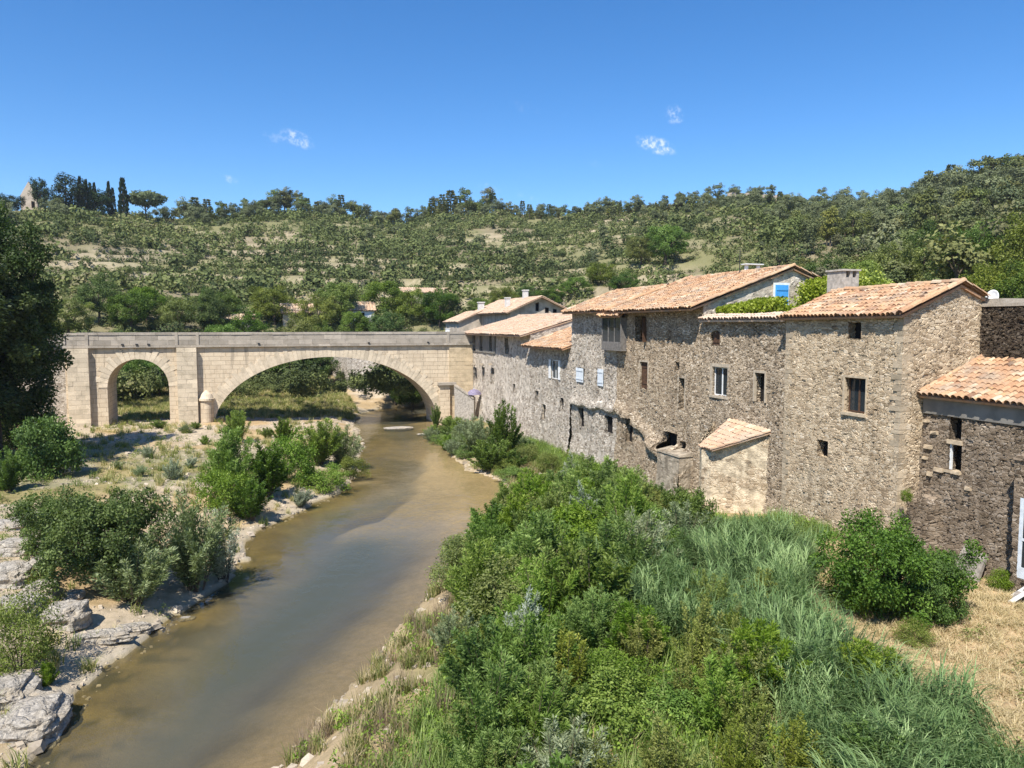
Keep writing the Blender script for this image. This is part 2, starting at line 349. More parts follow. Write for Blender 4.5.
L_SCRUB = leaf_mat('scrub_leaves', [(0, (.060, .078, .030)), (.3, (.115, .138, .050)), (.6, (.148, .172, .058)), (.85, (.195, .20, .080)), (1, (.23, .205, .11))], .12, .75, .0, .1)
L_GRASS = leaf_mat('grass_blades', [(0, (.08, .12, .02)), (.45, (.20, .22, .05)), (.7, (.42, .34, .15)), (1, (.58, .47, .27))], .25, .7)
L_STRAW = leaf_mat('straw_blades', [(0, (.20, .17, .06)), (.4, (.40, .31, .14)), (1, (.62, .50, .29))], .2, .8)
L_DEAD = leaf_mat('dry_weed_stems', [(0, (.10, .075, .05)), (.6, (.24, .18, .12)), (1, (.36, .28, .20))], .1, .8)
M_BARK = plain('bark', (.10, .075, .052), .9, .35)

# ---------------------------------------------------------------- the ground
LB = np.array([(-40, -30), (-18, 0), (-9, 10), (-5.6, 18), (-5.2, 20), (-5.1, 21.4), (-4.6, 24.4), (-4.1, 26), (-3.1, 28.2), (-2.2, 30.5), (-.9, 33.4), (-.2, 39.8), (2.1, 43.3), (5.4, 48.9), (7, 55.5), (9.1, 67), (10.6, 82), (11.5, 90), (16, 96.5), (30, 101), (60, 108)], float)
RB = np.array([(-30, -30), (-10, 0), (-4, 10), (.4, 18.2), (2.1, 21.1), (4.7, 25.4), (7.9, 31.2), (10.5, 37.1), (12.9, 40.8), (15.6, 46), (15.9, 49), (14.9, 53), (15.3, 59.4), (17, 68), (18.9, 78), (19.8, 84), (24, 90), (40, 95.5), (66, 101)], float)
def banks(Y): return np.interp(Y, LB[:, 1], LB[:, 0]), np.interp(Y, RB[:, 1], RB[:, 0])
SKYL = np.array([(-700, 245), (-300, 232), (-100, 224), (0, 214), (50, 211), (100, 214), (150, 219), (200, 221), (250, 218), (300, 214), (350, 219), (385, 226), (410, 226), (440, 216), (520, 216), (560, 218), (600, 214), (650, 212), (700, 207), (735, 202), (770, 204), (800, 209), (850, 211), (890, 211), (920, 203), (960, 195), (1024, 184), (1150, 172), (1500, 160)], float)
_az = YAW + np.arctan((SKYL[:, 0] - 512) / FPX); _el = (325.5 - SKYL[:, 1]) / FPX * np.cos(_az - YAW)
def ridge_r(az): return 300 + 25 * np.sin(az * 3.1 + .6) + 14 * np.sin(az * 9.)
def hill(X, Y, terr=True):
    r = np.hypot(X, Y); az = np.arctan2(X, Y)
    rr = ridge_r(az); zr = CAMH + np.interp(az, _az, _el) * rr
    r0 = 112 - 30 * sstep(.35, .9, az)
    z0 = 3.2 + 4.8 * sstep(.3, .8, az)
    t = (r - r0) / (rr - r0)
    z = z0 + (zr - z0) * np.clip(t, 0, 1) ** .97
    z = z + (fbm(X / 38, Y / 38, 3.3) - .5) * 9 * sstep(0, .25, t) * (1 - sstep(.8, 1., t))
    if terr:
        st = 2.6; q = z / st + 1.3 * fbm(X / 28, Y / 28, 41., 3); f = q - np.floor(q); zt = z + st * (np.floor(q) + sstep(.80, 1., f) * .88 + f * .12 - q)
        z = z + (zt - z) * .85 * sstep(.38, .56, fbm(X / 45 + 9, Y / 45, 1.)) * sstep(.02, .1, t) * (1 - sstep(.93, 1., t))
    z = np.where(t > 1, z - (r - rr) * .03 * sstep(1, 1.6, t), z)
    return z, t
def shoal(X, Y, dl, dr):
    k = dr / np.minimum(dl + dr, -.5)
    return sstep(34, 40, Y) * (1 - sstep(56, 63, Y)) * (1 - sstep(.50, .64, k + .25 * (fbm(X / 4, Y / 6, 77.) - .5) + .012 * (Y - 45)))
def ground_z(X, Y, detail=True):
    X = np.asarray(X, float); Y = np.asarray(Y, float)
    xl, xr = banks(Y)
    dl = xl - X; dr = X - xr; ins = np.minimum(-dl, -dr)
    dl = dl + (fbm(X / 1.7, Y / 1.7, 4.) - .5) * 1.3 ; dr = dr + (fbm(X / 1.7, Y / 1.7, 8.) - .5) * 1.0
    ins = np.minimum(-dl, -dr)
    n = fbm(X / 6, Y / 6, 1.) - .5; n2 = fbm(X / .8, Y / .8, 2.) - .5
    bed = -.08 - 1.25 * sstep(0, 5.5, ins - .4) * (1 - .72 * sstep(40, 52, Y)) + .25 * (fbm(X / 5, Y / 9, 21.) - .5) + n2 * .1
    bed = bed * (1 - .72 * shoal(X, Y, np.minimum(dl, -.01), np.minimum(dr, -.01)))
    left = .12 + .55 * sstep(0, 3, dl) + .5 * sstep(3, 16, dl) + n * .7 * sstep(1, 5, dl) + n2 * .22
    left = left + 1.0 * sstep(2., 5.5, dl) * (1 - sstep(33, 42, Y)) * (1 - sstep(4, 10, -Y))
    left = left + 2.5 * sstep(-17, -30, X) + 6.5 * sstep(-19, -26, X) * sstep(60, 78, Y)
    tgt = 1.95 - 1.3 * sstep(25, 38, Y) + .7 * sstep(60, 82, Y)
    right = .10 + (tgt * .55) * sstep(0, 2.6, dr) + tgt * .45 * sstep(2, 9, dr) + n * .35 * sstep(1, 4, dr) + n2 * .12
    town = 4.6 * sstep(24.6, 26.4, X) * sstep(10, 14, Y)
    right = right + town
    z = np.where(ins > 0, bed, np.where(dl > 0, left, right))
    z = np.where((dl > 0) & (dr > 0), np.minimum(left, right), z)
    hz, t = hill(X, Y)
    w = sstep(-.05, .07, t)
    # upstream of the bridge the hill foot starts beyond the river trees
    return z * (1 - w) + hz * w, dl, dr, ins, t
def build_ground():
    az = np.radians(np.arange(-115, 135.01, .36))
    r = [1.5]
    while r[-1] < 1100:
        x = r[-1]
        r.append(x + (.22 + x * .0035 if x < 60 else (.55 if x < 62 else (.75 + (x - 60) * .006 if x < 125 else (1.15 if x < 345 else x * .06)))))
    r = np.array(r); Rr, A = np.meshgrid(r, az, indexing='ij'); X = Rr * np.sin(A); Y = Rr * np.cos(A)
    z, dl, dr, ins, t = ground_z(X, Y)
    n1 = fbm(X / 3., Y / 3., 5.); n2 = fbm(X / .9, Y / .9, 6.); n3 = fbm(X / 14, Y / 14, 7.); n4 = fbm(X / .35, Y / .35, 9., 3)
    C = lambda *c: np.array(c)[None, None, :]
    W = lambda w: w[..., None]
    gravel = C(.47, .38, .275) * W(.65 + .7 * n4); straw = C(.44, .315, .175) * W(.7 + .6 * n2); green = C(.12, .145, .045) * W(.6 + .8 * n2)
    sand = C(.38, .29, .18) * W(.8 + .4 * n2); bedc = C(.19, .155, .095) * W(.7 + .6 * n2); soil = C(.22, .185, .115) * W(.7 + .6 * n1)
    col = gravel * W(1 - sstep(.45, .62, n1)) + straw * W(sstep(.45, .62, n1))
    col = col + (green - col) * W(sstep(.55, .72, n3) * .55)
    rc = straw + (green - straw) * W(sstep(.42, .58, n1) * .75)
    rc = rc + (sand - rc) * W((1 - sstep(1.6, 4.2, dr)) * .9)
    dry = sstep(13, 15, X) * (1 - sstep(23, 25, Y))
    rc = rc + (C(.52, .365, .215) * W(.7 + .6 * n2) - rc) * W(dry * .8)
    col = np.where(W(dr > 0), rc, col)
    col = col + (C(.42, .36, .27) - col) * W((1 - sstep(.1, 1.2, dl)) * (dl > 0) * .8)
    bed = bedc + (C(.38, .30, .225) - bedc) * W(sstep(3.6, .3, -dr))
    bed = bed + (C(.42, .325, .225) * W(.75 + .5 * n2) - bed) * W(sstep(40, 50, Y) * sstep(.40, .55, fbm(X / 4.5, Y / 9, 23.)))
    bed = bed + (C(.52, .41, .29) * W(.85 + .3 * n2) - bed) * W(shoal(X, Y, dl, dr))
    ylw = sstep(5, .5, -dl) * (1 - sstep(.5, .95, n3 * .2 + n1 * .9))
    bed = bed + (C(.28, .205, .075) * W(.5 + .9 * n2) - bed) * W(ylw * .8)
    bed = bed + (C(.06, .055, .02) - bed) * W(sstep(.52, .62, fbm(X / 1.1, Y / .45, 15.)) * sstep(4.2, 1., -dl) * .8 * (1 - sstep(32, 38, Y)))
    col = np.where(W(ins > 0), bed, col)
    # sandbar upstream in the middle of the bed
    hc = soil + (C(.19, .185, .085) - soil) * W(sstep(.3, .55, n3) * .8)
    gx = np.gradient(z, axis=0) / np.maximum(np.gradient(Rr, axis=0), .1)
    hc = hc + (C(.44, .36, .26) * W(.6 + .8 * n2) - hc) * W(sstep(.6, 1.1, np.abs(gx)) * .75)
    col = col + (hc - col) * W(sstep(-.04, .05, t))
    V = np.stack([X, Y, z], -1).reshape(-1, 3); nr, na = X.shape
    idx = np.arange(nr * na).reshape(nr, na)
    Q = np.stack([idx[:-1, :-1], idx[:-1, 1:], idx[1:, 1:], idx[1:, :-1]], -1).reshape(-1, 4)
    m, nt = new_mat('ground'); co = objco(nt)
    c = N(nt, 'ShaderNodeAttribute', dict(attribute_name='col')).outputs['Color']
    a = noise(nt, co, 3.5, 6., .7); b = noise(nt, co, 22., 4., .7)
    c = mix(nt, mrange(nt, a, .3, .7, 0, .6), c, mix(nt, 1., c, (.6, .62, .55), 'MULTIPLY'))
    c = mix(nt, mrange(nt, b, .45, .75, 0, .5), c, mix(nt, 1., c, (1.5, 1.45, 1.35), 'MULTIPLY'))
    finish(m, nt, c, .95, mth(nt, 'ADD', a, b), .7, .06, spec=.1)
    me = mkmesh('ground', V, Q, m, col=np.clip(col.reshape(-1, 3), 0, 1), smooth=True)
    link(tag(bpy.data.objects.new('ground', me), kind='structure'))
build_ground()

def build_water():
    ys = np.concatenate([np.arange(-20, 60, .4), np.arange(60, 150, 1.)]); ks = np.linspace(0, 1, 90)
    xl, xr = banks(ys)
    X = (xl - 2.2)[:, None] + ((xr + 1.6) - (xl - 2.2))[:, None] * ks[None]; Y = np.repeat(ys[:, None], len(ks), 1)
    z, *_ = ground_z(X, Y); depth = np.clip(0 - z, 0, 2)
    V = np.stack([X, Y, np.zeros_like(X)], -1).reshape(-1, 3); a, b = X.shape; idx = np.arange(a * b).reshape(a, b)
    Q = np.stack([idx[:-1, :-1], idx[:-1, 1:], idx[1:, 1:], idx[1:, :-1]], -1).reshape(-1, 4)
    m, nt = new_mat('river_water'); co = objco(nt)
    d = N(nt, 'ShaderNodeAttribute', dict(attribute_name='tint')).outputs['Fac']
    n1 = noise(nt, co, .5, 3.); 
    murk = mrange(nt, d, .02, 1., .12, .92, False)
    body = mix(nt, mrange(nt, d, .2, 1.1), (.155, .142, .100), (.070, .072, .048))
    w = N(nt, 'ShaderNodeVectorMath', dict(operation='MULTIPLY'), i0=co, i1=(1., .55, 1.)).outputs[0]
    h = mth(nt, 'MULTIPLY', mth(nt, 'ADD', noise(nt, w, 2.2, 3., .55), mth(nt, 'MULTIPLY', noise(nt, w, 9., 2., .5), .35)), mrange(nt, noise(nt, co, .25, 3.), .35, .65, .35, 1.2))
    bp = N(nt, 'ShaderNodeBump', Strength=.6, Distance=.04, Height=h).outputs[0]
    df = N(nt, 'ShaderNodeBsdfDiffuse', Color=body)
    tr = N(nt, 'ShaderNodeBsdfTransparent', Color=(.80, .77, .62, 1))
    mm = N(nt, 'ShaderNodeMixShader', i0=murk, i1=tr.outputs[0], i2=df.outputs[0])
    gl = N(nt, 'ShaderNodeBsdfGlossy', Color=(1, 1, 1, 1), Roughness=.05, Normal=bp)
    fr = N(nt, 'ShaderNodeFresnel', IOR=1.33, Normal=bp)
    ms = N(nt, 'ShaderNodeMixShader', i0=mth(nt, 'MINIMUM', mth(nt, 'MULTIPLY', fr.outputs[0], 0.6), 1.), i1=mm.outputs[0], i2=gl.outputs[0])
    nt.links.new(ms.outputs[0], N(nt, 'ShaderNodeOutputMaterial').inputs[0])
    me = mkmesh('river_water', V, Q, m, tint=depth.reshape(-1), smooth=True)
    link(tag(bpy.data.objects.new('river_water', me), kind='structure'))
build_water()
# ---------------------------------------------------------------- building blocks
def bulge(P, amt=.07):
    x, y, z = P[:, 0], P[:, 1], P[:, 2]
    n = np.stack([fbm(x / 2.3, y / 2.3, z / 2.3 + 11, 3) - .5, fbm(x / 2.3 + 40, y / 2.3, z / 2.3, 3) - .5, (fbm(x / 3, y / 3 + 9, z / 3, 2) - .5) * .5], -1)
    return P + n * 2 * amt
def panel(mb, o, ud, L, z0, top, ops=(), step=.1, depth=.34, push=None, wob=.07, mi=0):
    """vertical wall panel with real openings and reveals. o: start (x, y), ud: unit direction, wall faces ud x up.
    top: height or list of (u, z). ops: (u0, u1, za, zb)."""
    tp = top if isinstance(top, (list, tuple)) else [(0, top), (L, top)]
    tu, tz = np.array([a for a, b in tp], float), np.array([b for a, b in tp], float)
    zmin, zmax = tz.min(), tz.max()
    def lines(a, b, br):
        pts = sorted(set([round(a, 4), round(b, 4)] + [round(x, 4) for x in br if a < x < b])); out = []
        for p, q in zip(pts[:-1], pts[1:]):
            n = max(1, int(round((q - p) / step))); out += [p + (q - p) * i / n for i in range(n)]
        return np.array(out + [pts[-1]])
    us = lines(0, L, [x for q in ops for x in q[:2]] + list(tu)); zs = lines(z0, zmin, [x for q in ops for x in q[2:4]])
    if zmax > zmin + .02: zs = np.concatenate([zs, np.linspace(zmin, zmax, max(2, int((zmax - zmin) / step)))[1:]])
    U, Z = np.meshgrid(us, zs, indexing='ij')
    tt = np.interp(U, tu, tz)
    Z = np.where(Z > zmin, zmin + (Z - zmin) * (tt - zmin) / max(zmax - zmin, 1e-6), Z)
    n = np.array([ud[1], -ud[0]])
    P = np.stack([o[0] + ud[0] * U, o[1] + ud[1] * U, Z], -1).reshape(-1, 3)
    flat0 = P.copy()
    off = push(P) if push is not None else 0
    P = bulge(P, wob)
    P[:, :2] += n[None] * np.asarray(off).reshape(-1, 1)
    nu, nz = len(us), len(zs); idx = np.arange(nu * nz).reshape(nu, nz)
    cu = (us[:-1] + us[1:]) / 2; cz = (zs[:-1] + zs[1:]) / 2
    hole = np.zeros((nu - 1, nz - 1), bool)
    for q in ops: hole |= ((cu > q[0]) & (cu < q[1]))[:, None] & ((cz > q[2]) & (cz < q[3]))[None]
    quad = np.stack([idx[:-1, :-1], idx[1:, :-1], idx[1:, 1:], idx[:-1, 1:]], -1)
    Q = list(quad[~hole])
    B = P.copy(); B[:, :2] -= n[None] * depth
    base = len(P)
    for i, j in zip(*np.nonzero(hole)):
        a, b, c, d = quad[i, j]
        for (p, q, ii, jj) in ((a, b, i, j - 1), (b, c, i + 1, j), (c, d, i, j + 1), (d, a, i - 1, j)):
            if 0 <= ii < nu - 1 and 0 <= jj < nz - 1 and not hole[ii, jj]: Q.append([q, p, p + base, q + base][::1])
    mb.add(np.concatenate([P, B]), np.array(Q), .5, mi)
def rubble_house(root, mat, F, sides, step=.1, name='wall'):
    """F: list of panel argument dicts"""
    mb = MB()
    for kw in sides: panel(mb, step=kw.pop('step', step), **kw)
    o = mb.build(name, mat, root)
    bm = bmesh.new(); bm.from_mesh(o.data); bmesh.ops.remove_doubles(bm, verts=bm.verts, dist=.008)
    loose = [v for v in bm.verts if not v.link_faces]; bmesh.ops.delete(bm, geom=loose, context='VERTS')
    bm.to_mesh(o.data); bm.free()
    for p in o.data.polygons: p.use_smooth = True
    return o
def tile_patch(mb, e0, e1, t0, t1, w=.24, cl=.38, amp=.075, seed=0, sag=.05, mi=0, thick=.09):
    """barrel tiles on a (bilinear) roof plane: e0-e1 is the eave, t0-t1 the top"""
    e0, e1, t0, t1 = [np.array(p, float) for p in (e0, e1, t0, t1)]
    nc = max(2, int(round(max(np.linalg.norm(e1 - e0), np.linalg.norm(t1 - t0)) / w))); nr = max(1, int(round(max(np.linalg.norm(t0 - e0), np.linalg.norm(t1 - e1)) / cl)))
    rg = np.random.default_rng(seed + 100)
    ph = np.array([0, .1, .3, .5, .7, .9]); hh = np.array([-.15, .35, .92, 1., .92, .35]) * amp
    u = np.concatenate([(i + ph) for i in range(nc)] + [[nc]]); hu = np.concatenate([np.tile(hh, nc), [hh[0]]])
    ci = np.minimum(u.astype(int), nc - 1)
    jit = rg.uniform(-.09, .09, (nr + 1, nc)); hj = rg.uniform(-.012, .02, (nr, nc))
    rows, hs = [], []
    for k in range(nr):
        for s, fr in ((0, 0.), (1, 1.)):
            j = jit[k + s][ci] if 0 < k + s < nr else (jit[0][ci] * 1.2 if k + s == 0 else jit[nr][ci] * .3)
            isov = (np.tile(np.array([0, 1, 1, 1, 1, 1]), nc)); isov = np.concatenate([isov, [0]])
            rows.append((k + fr + j * isov) / nr)
            hs.append(hu + hj[k][ci] + .034 * (1 - fr) * isov)
    Vv = np.array(rows); Hh = np.array(hs); Uu = np.broadcast_to(u / nc, Vv.shape)
    P = (e0 * (1 - Uu[..., None]) + e1 * Uu[..., None]) * (1 - Vv[..., None]) + (t0 * (1 - Uu[..., None]) + t1 * Uu[..., None]) * Vv[..., None]
    nrm = np.cross(e1 - e0, (t0 + t1) / 2 - (e0 + e1) / 2); nrm /= np.linalg.norm(nrm)
    if nrm[2] < 0: nrm = -nrm
    sg = (fbm(P[..., 0] / 1.8, P[..., 1] / 1.8, seed, 3) - .5) * 2 * sag
    P = P + nrm * (Hh + sg)[..., None]
    a, b = Vv.shape; idx = np.arange(a * b).reshape(a, b)
    Q = np.stack([idx[:-1, :-1], idx[:-1, 1:], idx[1:, 1:], idx[1:, :-1]], -1)
    if np.cross(e1 - e0, t0 - e0)[2] < 0: Q = Q[..., ::-1]
    base = .42 + .0 * rg.random(); tn = np.clip(rg.normal(.55, .23, (nr, nc)), 0, 1)
    tf = np.zeros((a - 1, b - 1)); cc = np.minimum(((u[:-1] + u[1:]) / 2).astype(int), nc - 1)
    for k in range(a - 1):
        row = tn[min(k // 2, nr - 1)][cc]
        pos = np.tile(np.arange(6), nc)
        row = np.where((pos == 0) | (pos == 5), row * .55, row); tf[k] = row
    mb.add(P.reshape(-1, 3), Q.reshape(-1, 4), tf.reshape(-1), mi)
    # roof deck under the tiles
    n = nrm
    dn = lambda p, q, k=.06: p + (q - p) / (np.linalg.norm(q - p) + 1e-9) * k
    b0, b1, c0, c1 = dn(dn(e0, t0), e1, .03), dn(dn(e1, t1), e0, .03), dn(t0, t1, .03), dn(t1, t0, .03)
    up, lo = -n * (.03 + sag), -n * (.03 + sag + thick)
    mb.hexa([b0 + lo, b1 + lo, c1 + lo, c0 + lo, b0 + up, b1 + up, c1 + up, c0 + up], .3, mi)
def cap_row(mb, p, q, r=.12, seg=.42, seed=0, mi=0, lift=.0):
    """a row of half-round cap tiles from p to q (ridge, hip or verge)"""
    p, q = np.array(p, float), np.array(q, float); L = np.linalg.norm(q - p); n = max(1, int(round(L / seg))); d = (q - p) / L
    a = np.cross(d, (0, 0, 1)); a /= np.linalg.norm(a); b = np.cross(a, d); rg = np.random.default_rng(seed + 5)
    for i in range(n):
        s0, s1 = p + d * (L * i / n), p + d * (L * (i + 1) / n + .05); V = []
        for s, rr, up in ((s0, r * rg.uniform(.9, 1.05), .0), (s1, r * rg.uniform(1.05, 1.2), .015)):
            for t in np.linspace(0, math.pi, 6): V.append(s + a * rr * math.cos(t) + b * (rr * .8 * math.sin(t) + up + lift - .02))
        V = np.array(V) + rg.normal(0, .008, 3)
        mb.add(V, [[k, k + 1, k + 7, k + 6] for k in range(5)], float(np.clip(rg.normal(.55, .22), 0, 1)), mi)
def px_open(x0, y0, x1, y1, X):
    """picture rectangle of an opening on the plane x = X  ->  y0 (near), y1 (far), z0, z1"""
    ym, xm = (y0 + y1) / 2, (x0 + x1) / 2
    return atX(x1, ym, X)[0], atX(x0, ym, X)[0], atX(xm, y1, X)[1], atX(xm, y0, X)[1]
def add_window(root, op, X, kind='casement', frame=M_WHITE, rec=.22, surround=None, label=None, sill=True, sh=None, lintel=None):
    y0, y1, z0, z1 = op; mb = MB()
    mb.box(X + rec + .12, X + rec + .14, y0 - .05, y1 + .05, z0 - .05, z1 + .05)
    if kind == 'dark':
        w = mb.build('window_opening', M_DARK, root)
    elif kind in ('casement', 'tall'):
        f = MB(); t = .06; xa, xb = X + rec - .03, X + rec + .03
        f.box(xa, xb, y0, y0 + t, z0, z1); f.box(xa, xb, y1 - t, y1, z0, z1); f.box(xa, xb, y0 + t, y1 - t, z0, z0 + t); f.box(xa, xb, y0 + t, y1 - t, z1 - t, z1)
        ym = (y0 + y1) / 2; f.box(xa + .004, xb - .004, ym - .04, ym + .04, z0 + t, z1 - t)
        w = f.build('window', frame, root)
        g = MB(); g.box(X + rec + .0, X + rec + .01, y0 + t, ym - .04, z0 + t, z1 - t); g.box(X + rec + .0, X + rec + .01, ym + .04, y1 - t, z0 + t, z1 - t)
        g.build('pane', M_GLASS, w); mb.build('back_panel', M_DARK, w)
    elif kind == 'shutter':
        f = MB(); nb = max(2, int((y1 - y0) / .14)); rg = np.random.default_rng(int(z0 * 100))
        for i in range(nb):
            a, b = y0 + (y1 - y0) * i / nb, y0 + (y1 - y0) * (i + 1) / nb
            f.box(X + rec - .03 + rg.uniform(0, .008), X + rec + .01, a + .006, b - .006, z0, z1)
        f.box(X + rec - .055, X + rec - .034, y0 + .03, y1 - .03, z0 + (z1 - z0) * .18, z0 + (z1 - z0) * .18 + .1)
        f.box(X + rec - .055, X + rec - .034, y0 + .03, y1 - .03, z0 + (z1 - z0) * .78, z0 + (z1 - z0) * .78 + .1)
        w = f.build('shutter', frame, root)
    if label: w['label'] = label
    if surround is not None:
        s = MB(); t = surround; xa, xb = X - .045, X + .10
        yj = rng.uniform(-.02, .02, 4)
        s.box(xa, xb, y0 - t, y1 + t, z1 + .003, z1 + .003 + t * 1.15); s.box(xa, xb, y0 - t + yj[0], y0 - .003, z0, z1); s.box(xa, xb, y1 + .003, y1 + t + yj[1], z0, z1)
        if sill: s.box(xa - .05, xb, y0 - t * 1.1, y1 + t * 1.1, z0 - .12, z0 - .003)
        s.build('window_surround', lintel or M_LIN, root)
    return w
def front(Ya, Yb, ops, X):
    """opening list (y0, y1, z0, z1) -> panel coordinates for a wall running from far Ya to near Yb"""
    return [(Ya - o[1], Ya - o[0], o[2], o[3]) for o in ops]

HOUSE_GROUP = 'old stone houses standing along the right river bank'
M_BUT = stone_mat('rendered_rubble', GREY, .28, .45, mortar=(.42, .355, .27), stain=(.30, .25, .19), stain_amt=.5, disp=.04, plaster=.85)
M_QUO = block_mat('quoin_stone', (.52, .42, .295), .3)
M_LINW = plain('warm_dressed_stone', (.46, .365, .25), .9, .2)
M_GAB = stone_mat('lime_washed_rubble', PALE, .26, .5, mortar=(.60, .53, .43), stain=(.45, .38, .30), stain_amt=.3, disp=.03, plaster=.75)
# ================================================================ tall house A
XA = 22.3; A1 = atX(787.5, 317, XA)[0]; A0 = atX(904, 313, XA)[0]; GR = atY(959, 283, A0)[0] - XA; GW = atY(981, 300, A0)[0] - XA
rt = empty('stone_house', (XA, A0, 2.), 'tall warm stone house with three small windows and its gable end turned to the viewer', 'house', HOUSE_GROUP)
wm = px_open(845, 378, 866, 413, XA); ws = px_open(817.5, 440, 828, 457, XA); wt = px_open(848, 323, 860, 339, XA)
def ramp_base(z_top, amt):
    return lambda P: amt * sstep(z_top, z_top - 3.2, P[:, 2])
rubble_house(rt, M_A, None, [
    dict(o=(XA, A1), ud=(0, -1), L=A1 - A0, z0=-.3, top=10.93, ops=front(A1, A0, [wm, ws, wt], XA), step=.045),
    dict(o=(XA, A0), ud=(1, 0), L=GW, z0=-.3, top=[(0, 10.93), (GR, 11.98), (GW, 11.45)], step=.045),
    dict(o=(XA + GW, A0), ud=(0, 1), L=A1 - A0, z0=2., top=11.5, step=.3),
    dict(o=(XA + GW, A1), ud=(-1, 0), L=GW, z0=2., top=[(0, 11.45), (GW - GR, 11.98), (GW, 10.93)], step=.16)])
rg = np.random.default_rng(8)
for cy, sg in ((A0, 1), (A1, -1)):
    z = 1.2; k = 0; mb = MB()
    while z < 10.75:
        h = rg.uniform(.15, .27); l = (.38 if k % 2 else .2) * rg.uniform(.7, 1.25); l2 = (.22 if k % 2 else .40) * rg.uniform(.7, 1.25); e = .022 + rg.uniform(0, .02)
        ya, yb = (cy - e, cy + l) if sg > 0 else (cy - l, cy + e)
        mb.box(XA - e, XA + (l2 if sg > 0 else .3), min(ya, yb), max(ya, yb), z + .008, min(z + h, 10.8) - .008, float(rg.random())); z += h; k += 1
    mb.build('quoin', M_QUO, rt)
add_window(rt, wm, XA, 'casement', M_BROWN, surround=.08, lintel=M_LINW); add_window(rt, ws, XA, 'dark', surround=None); add_window(rt, wt, XA, 'dark')
mb = MB(); ev = .36
tile_patch(mb, (XA - ev, A0 - .16, 10.90), (XA - ev, A1 + .3, 10.86), (XA + GR, A0 - .16, 12.08), (XA + GR, A1 + .1, 12.02), seed=1, w=.215)
tile_patch(mb, (XA + GW + .18, A0 - .16, 11.55), (XA + GW + .18, A1 + .1, 11.5), (XA + GR, A0 - .16, 12.08), (XA + GR, A1 + .1, 12.02), seed=2)
cap_row(mb, (XA + GR, A0 - .2, 12.13), (XA + GR, A1 + .1, 12.07), .14, seed=1)
cap_row(mb, (XA - ev, A0 - .15, 10.98), (XA + GR, A0 - .15, 12.16), .13, seed=2); cap_row(mb, (XA + GW + .18, A0 - .15, 11.62), (XA + GR, A0 - .15, 12.16), .11, seed=3)
roofA = mb.build('roof', M_TILE, rt)
mb = MB(); cx0, cx1, cy0, cy1 = 24.75, 25.6, 27.1, 28.1
mb.box(cx0, cx1, cy0, cy1, 11.5, 12.62);
for a, b in ((cx0, cx0 + .14), (cx0 + .36, cx0 + .5), (cx1 - .14, cx1)): mb.box(a, b, cy0, cy1, 12.623, 12.9)
mb.box(cx0 - .06, cx1 + .06, cy0 - .06, cy1 + .06, 12.903, 12.98)
mb.build('chimney', plain('chimney_render', (.40, .355, .30), .9, .25), roofA)

# ================================================================ house B with the vine terrace
XF = 22.7; B1 = atX(703, 316, XF)[0]; B0 = A1
rt = empty('stone_house', (XF, B0, 2.), 'grey stone house with a white framed window and a vine covered roof terrace', 'house', HOUSE_GROUP)
b_w = px_open(712.5, 367, 728, 396, XF); b_s = px_open(755, 373, 765, 402, XF); b_t = px_open(712, 332, 720, 345, XF)
mud = lambda P: .35 * sstep(3.2, .2, P[:, 2])
rubble_house(rt, M_B, None, [
    dict(o=(XF, B1), ud=(0, -1), L=B1 - B0, z0=-.6, top=10.82, ops=front(B1, B0, [b_w, b_s, b_t], XF), step=.05, push=mud, wob=.10),
    dict(o=(XF + 8, B1), ud=(-1, 0), L=8, z0=8., top=10.5, step=.5)])
mb = MB(); mb.box(XF + .3, XF + 8, B0 - .1, B1 + .1, 10.25, 10.4); mb.build('terrace_floor', M_PL, rt)
add_window(rt, b_w, XF, 'casement', M_WHITE, surround=.15, rec=.16); add_window(rt, b_s, XF, 'dark', surround=.1, sill=False)
add_window(rt, b_t, XF, 'shutter', M_BROWN, rec=.1)
mb = MB(); tile_patch(mb, (XF - .42, B0 + .25, 10.82), (XF - .42, B1 - .05, 10.82), (XF + .35, B0 + .25, 11.05), (XF + .35, B1 - .05, 11.05), seed=4, w=.24)
mb.build('wall_coping', tile_mat('pale_coping_tiles', .75), rt)

# ================================================================ big house M
M1 = atX(617, 309, XF)[0]; M0 = B1
rt = empty('stone_house', (XF, M0, .5), 'largest stone house with the broad orange tiled roof and an arched brown shutter', 'house', HOUSE_GROUP)
m_d = px_open(636, 316, 647, 341, XF); m_b = px_open(640, 362, 648, 389, XF); m_s1 = px_open(676, 362, 680, 369, XF)
m_s2 = px_open(679, 378, 685, 410, XF); m_s3 = px_open(680, 441, 685.5, 473, XF); m_s4 = px_open(626.5, 418, 633, 442, XF); m_shade = px_open(664, 432, 677, 450, XF)
zl = 6.2
def mbulge(P):
    y, z = P[:, 1], P[:, 2]
    w = (fbm(y / 1.7, z / 1.7, 3.) - .5) * 1.4
    led = .26 * (lambda q: sstep(4.55, 4.65, q) - sstep(4.85, 5.5, q))(z + w * .5 + .25 * (44 - y)) * sstep(36.8, 39., y)
    ya, yb = atX(690, 470, XF)[0], atX(648, 470, XF)[0]
    t = (y - (ya + yb) / 2) / ((yb - ya) / 2)
    return led + .30 * sstep(3, 0, z) + .65 * np.sqrt(np.clip(1 - t ** 2, 0, 1)) * sstep(3.9, 3.5, z + .2 * w)
rubble_house(rt, M_M, None, [
    dict(o=(XF, M1), ud=(0, -1), L=M1 - M0, z0=-.9, top=11.62, ops=front(M1, M0, [m_d, m_b, m_s1, m_s2, m_s3, m_s4, m_shade], XF), step=.055, push=mbulge, wob=.14),
    dict(o=(XF + 8., M1), ud=(-1, 0), L=8., z0=6., top=[(0, 12.7), (2.4, 13.6), (8., 11.62)], step=.25)])
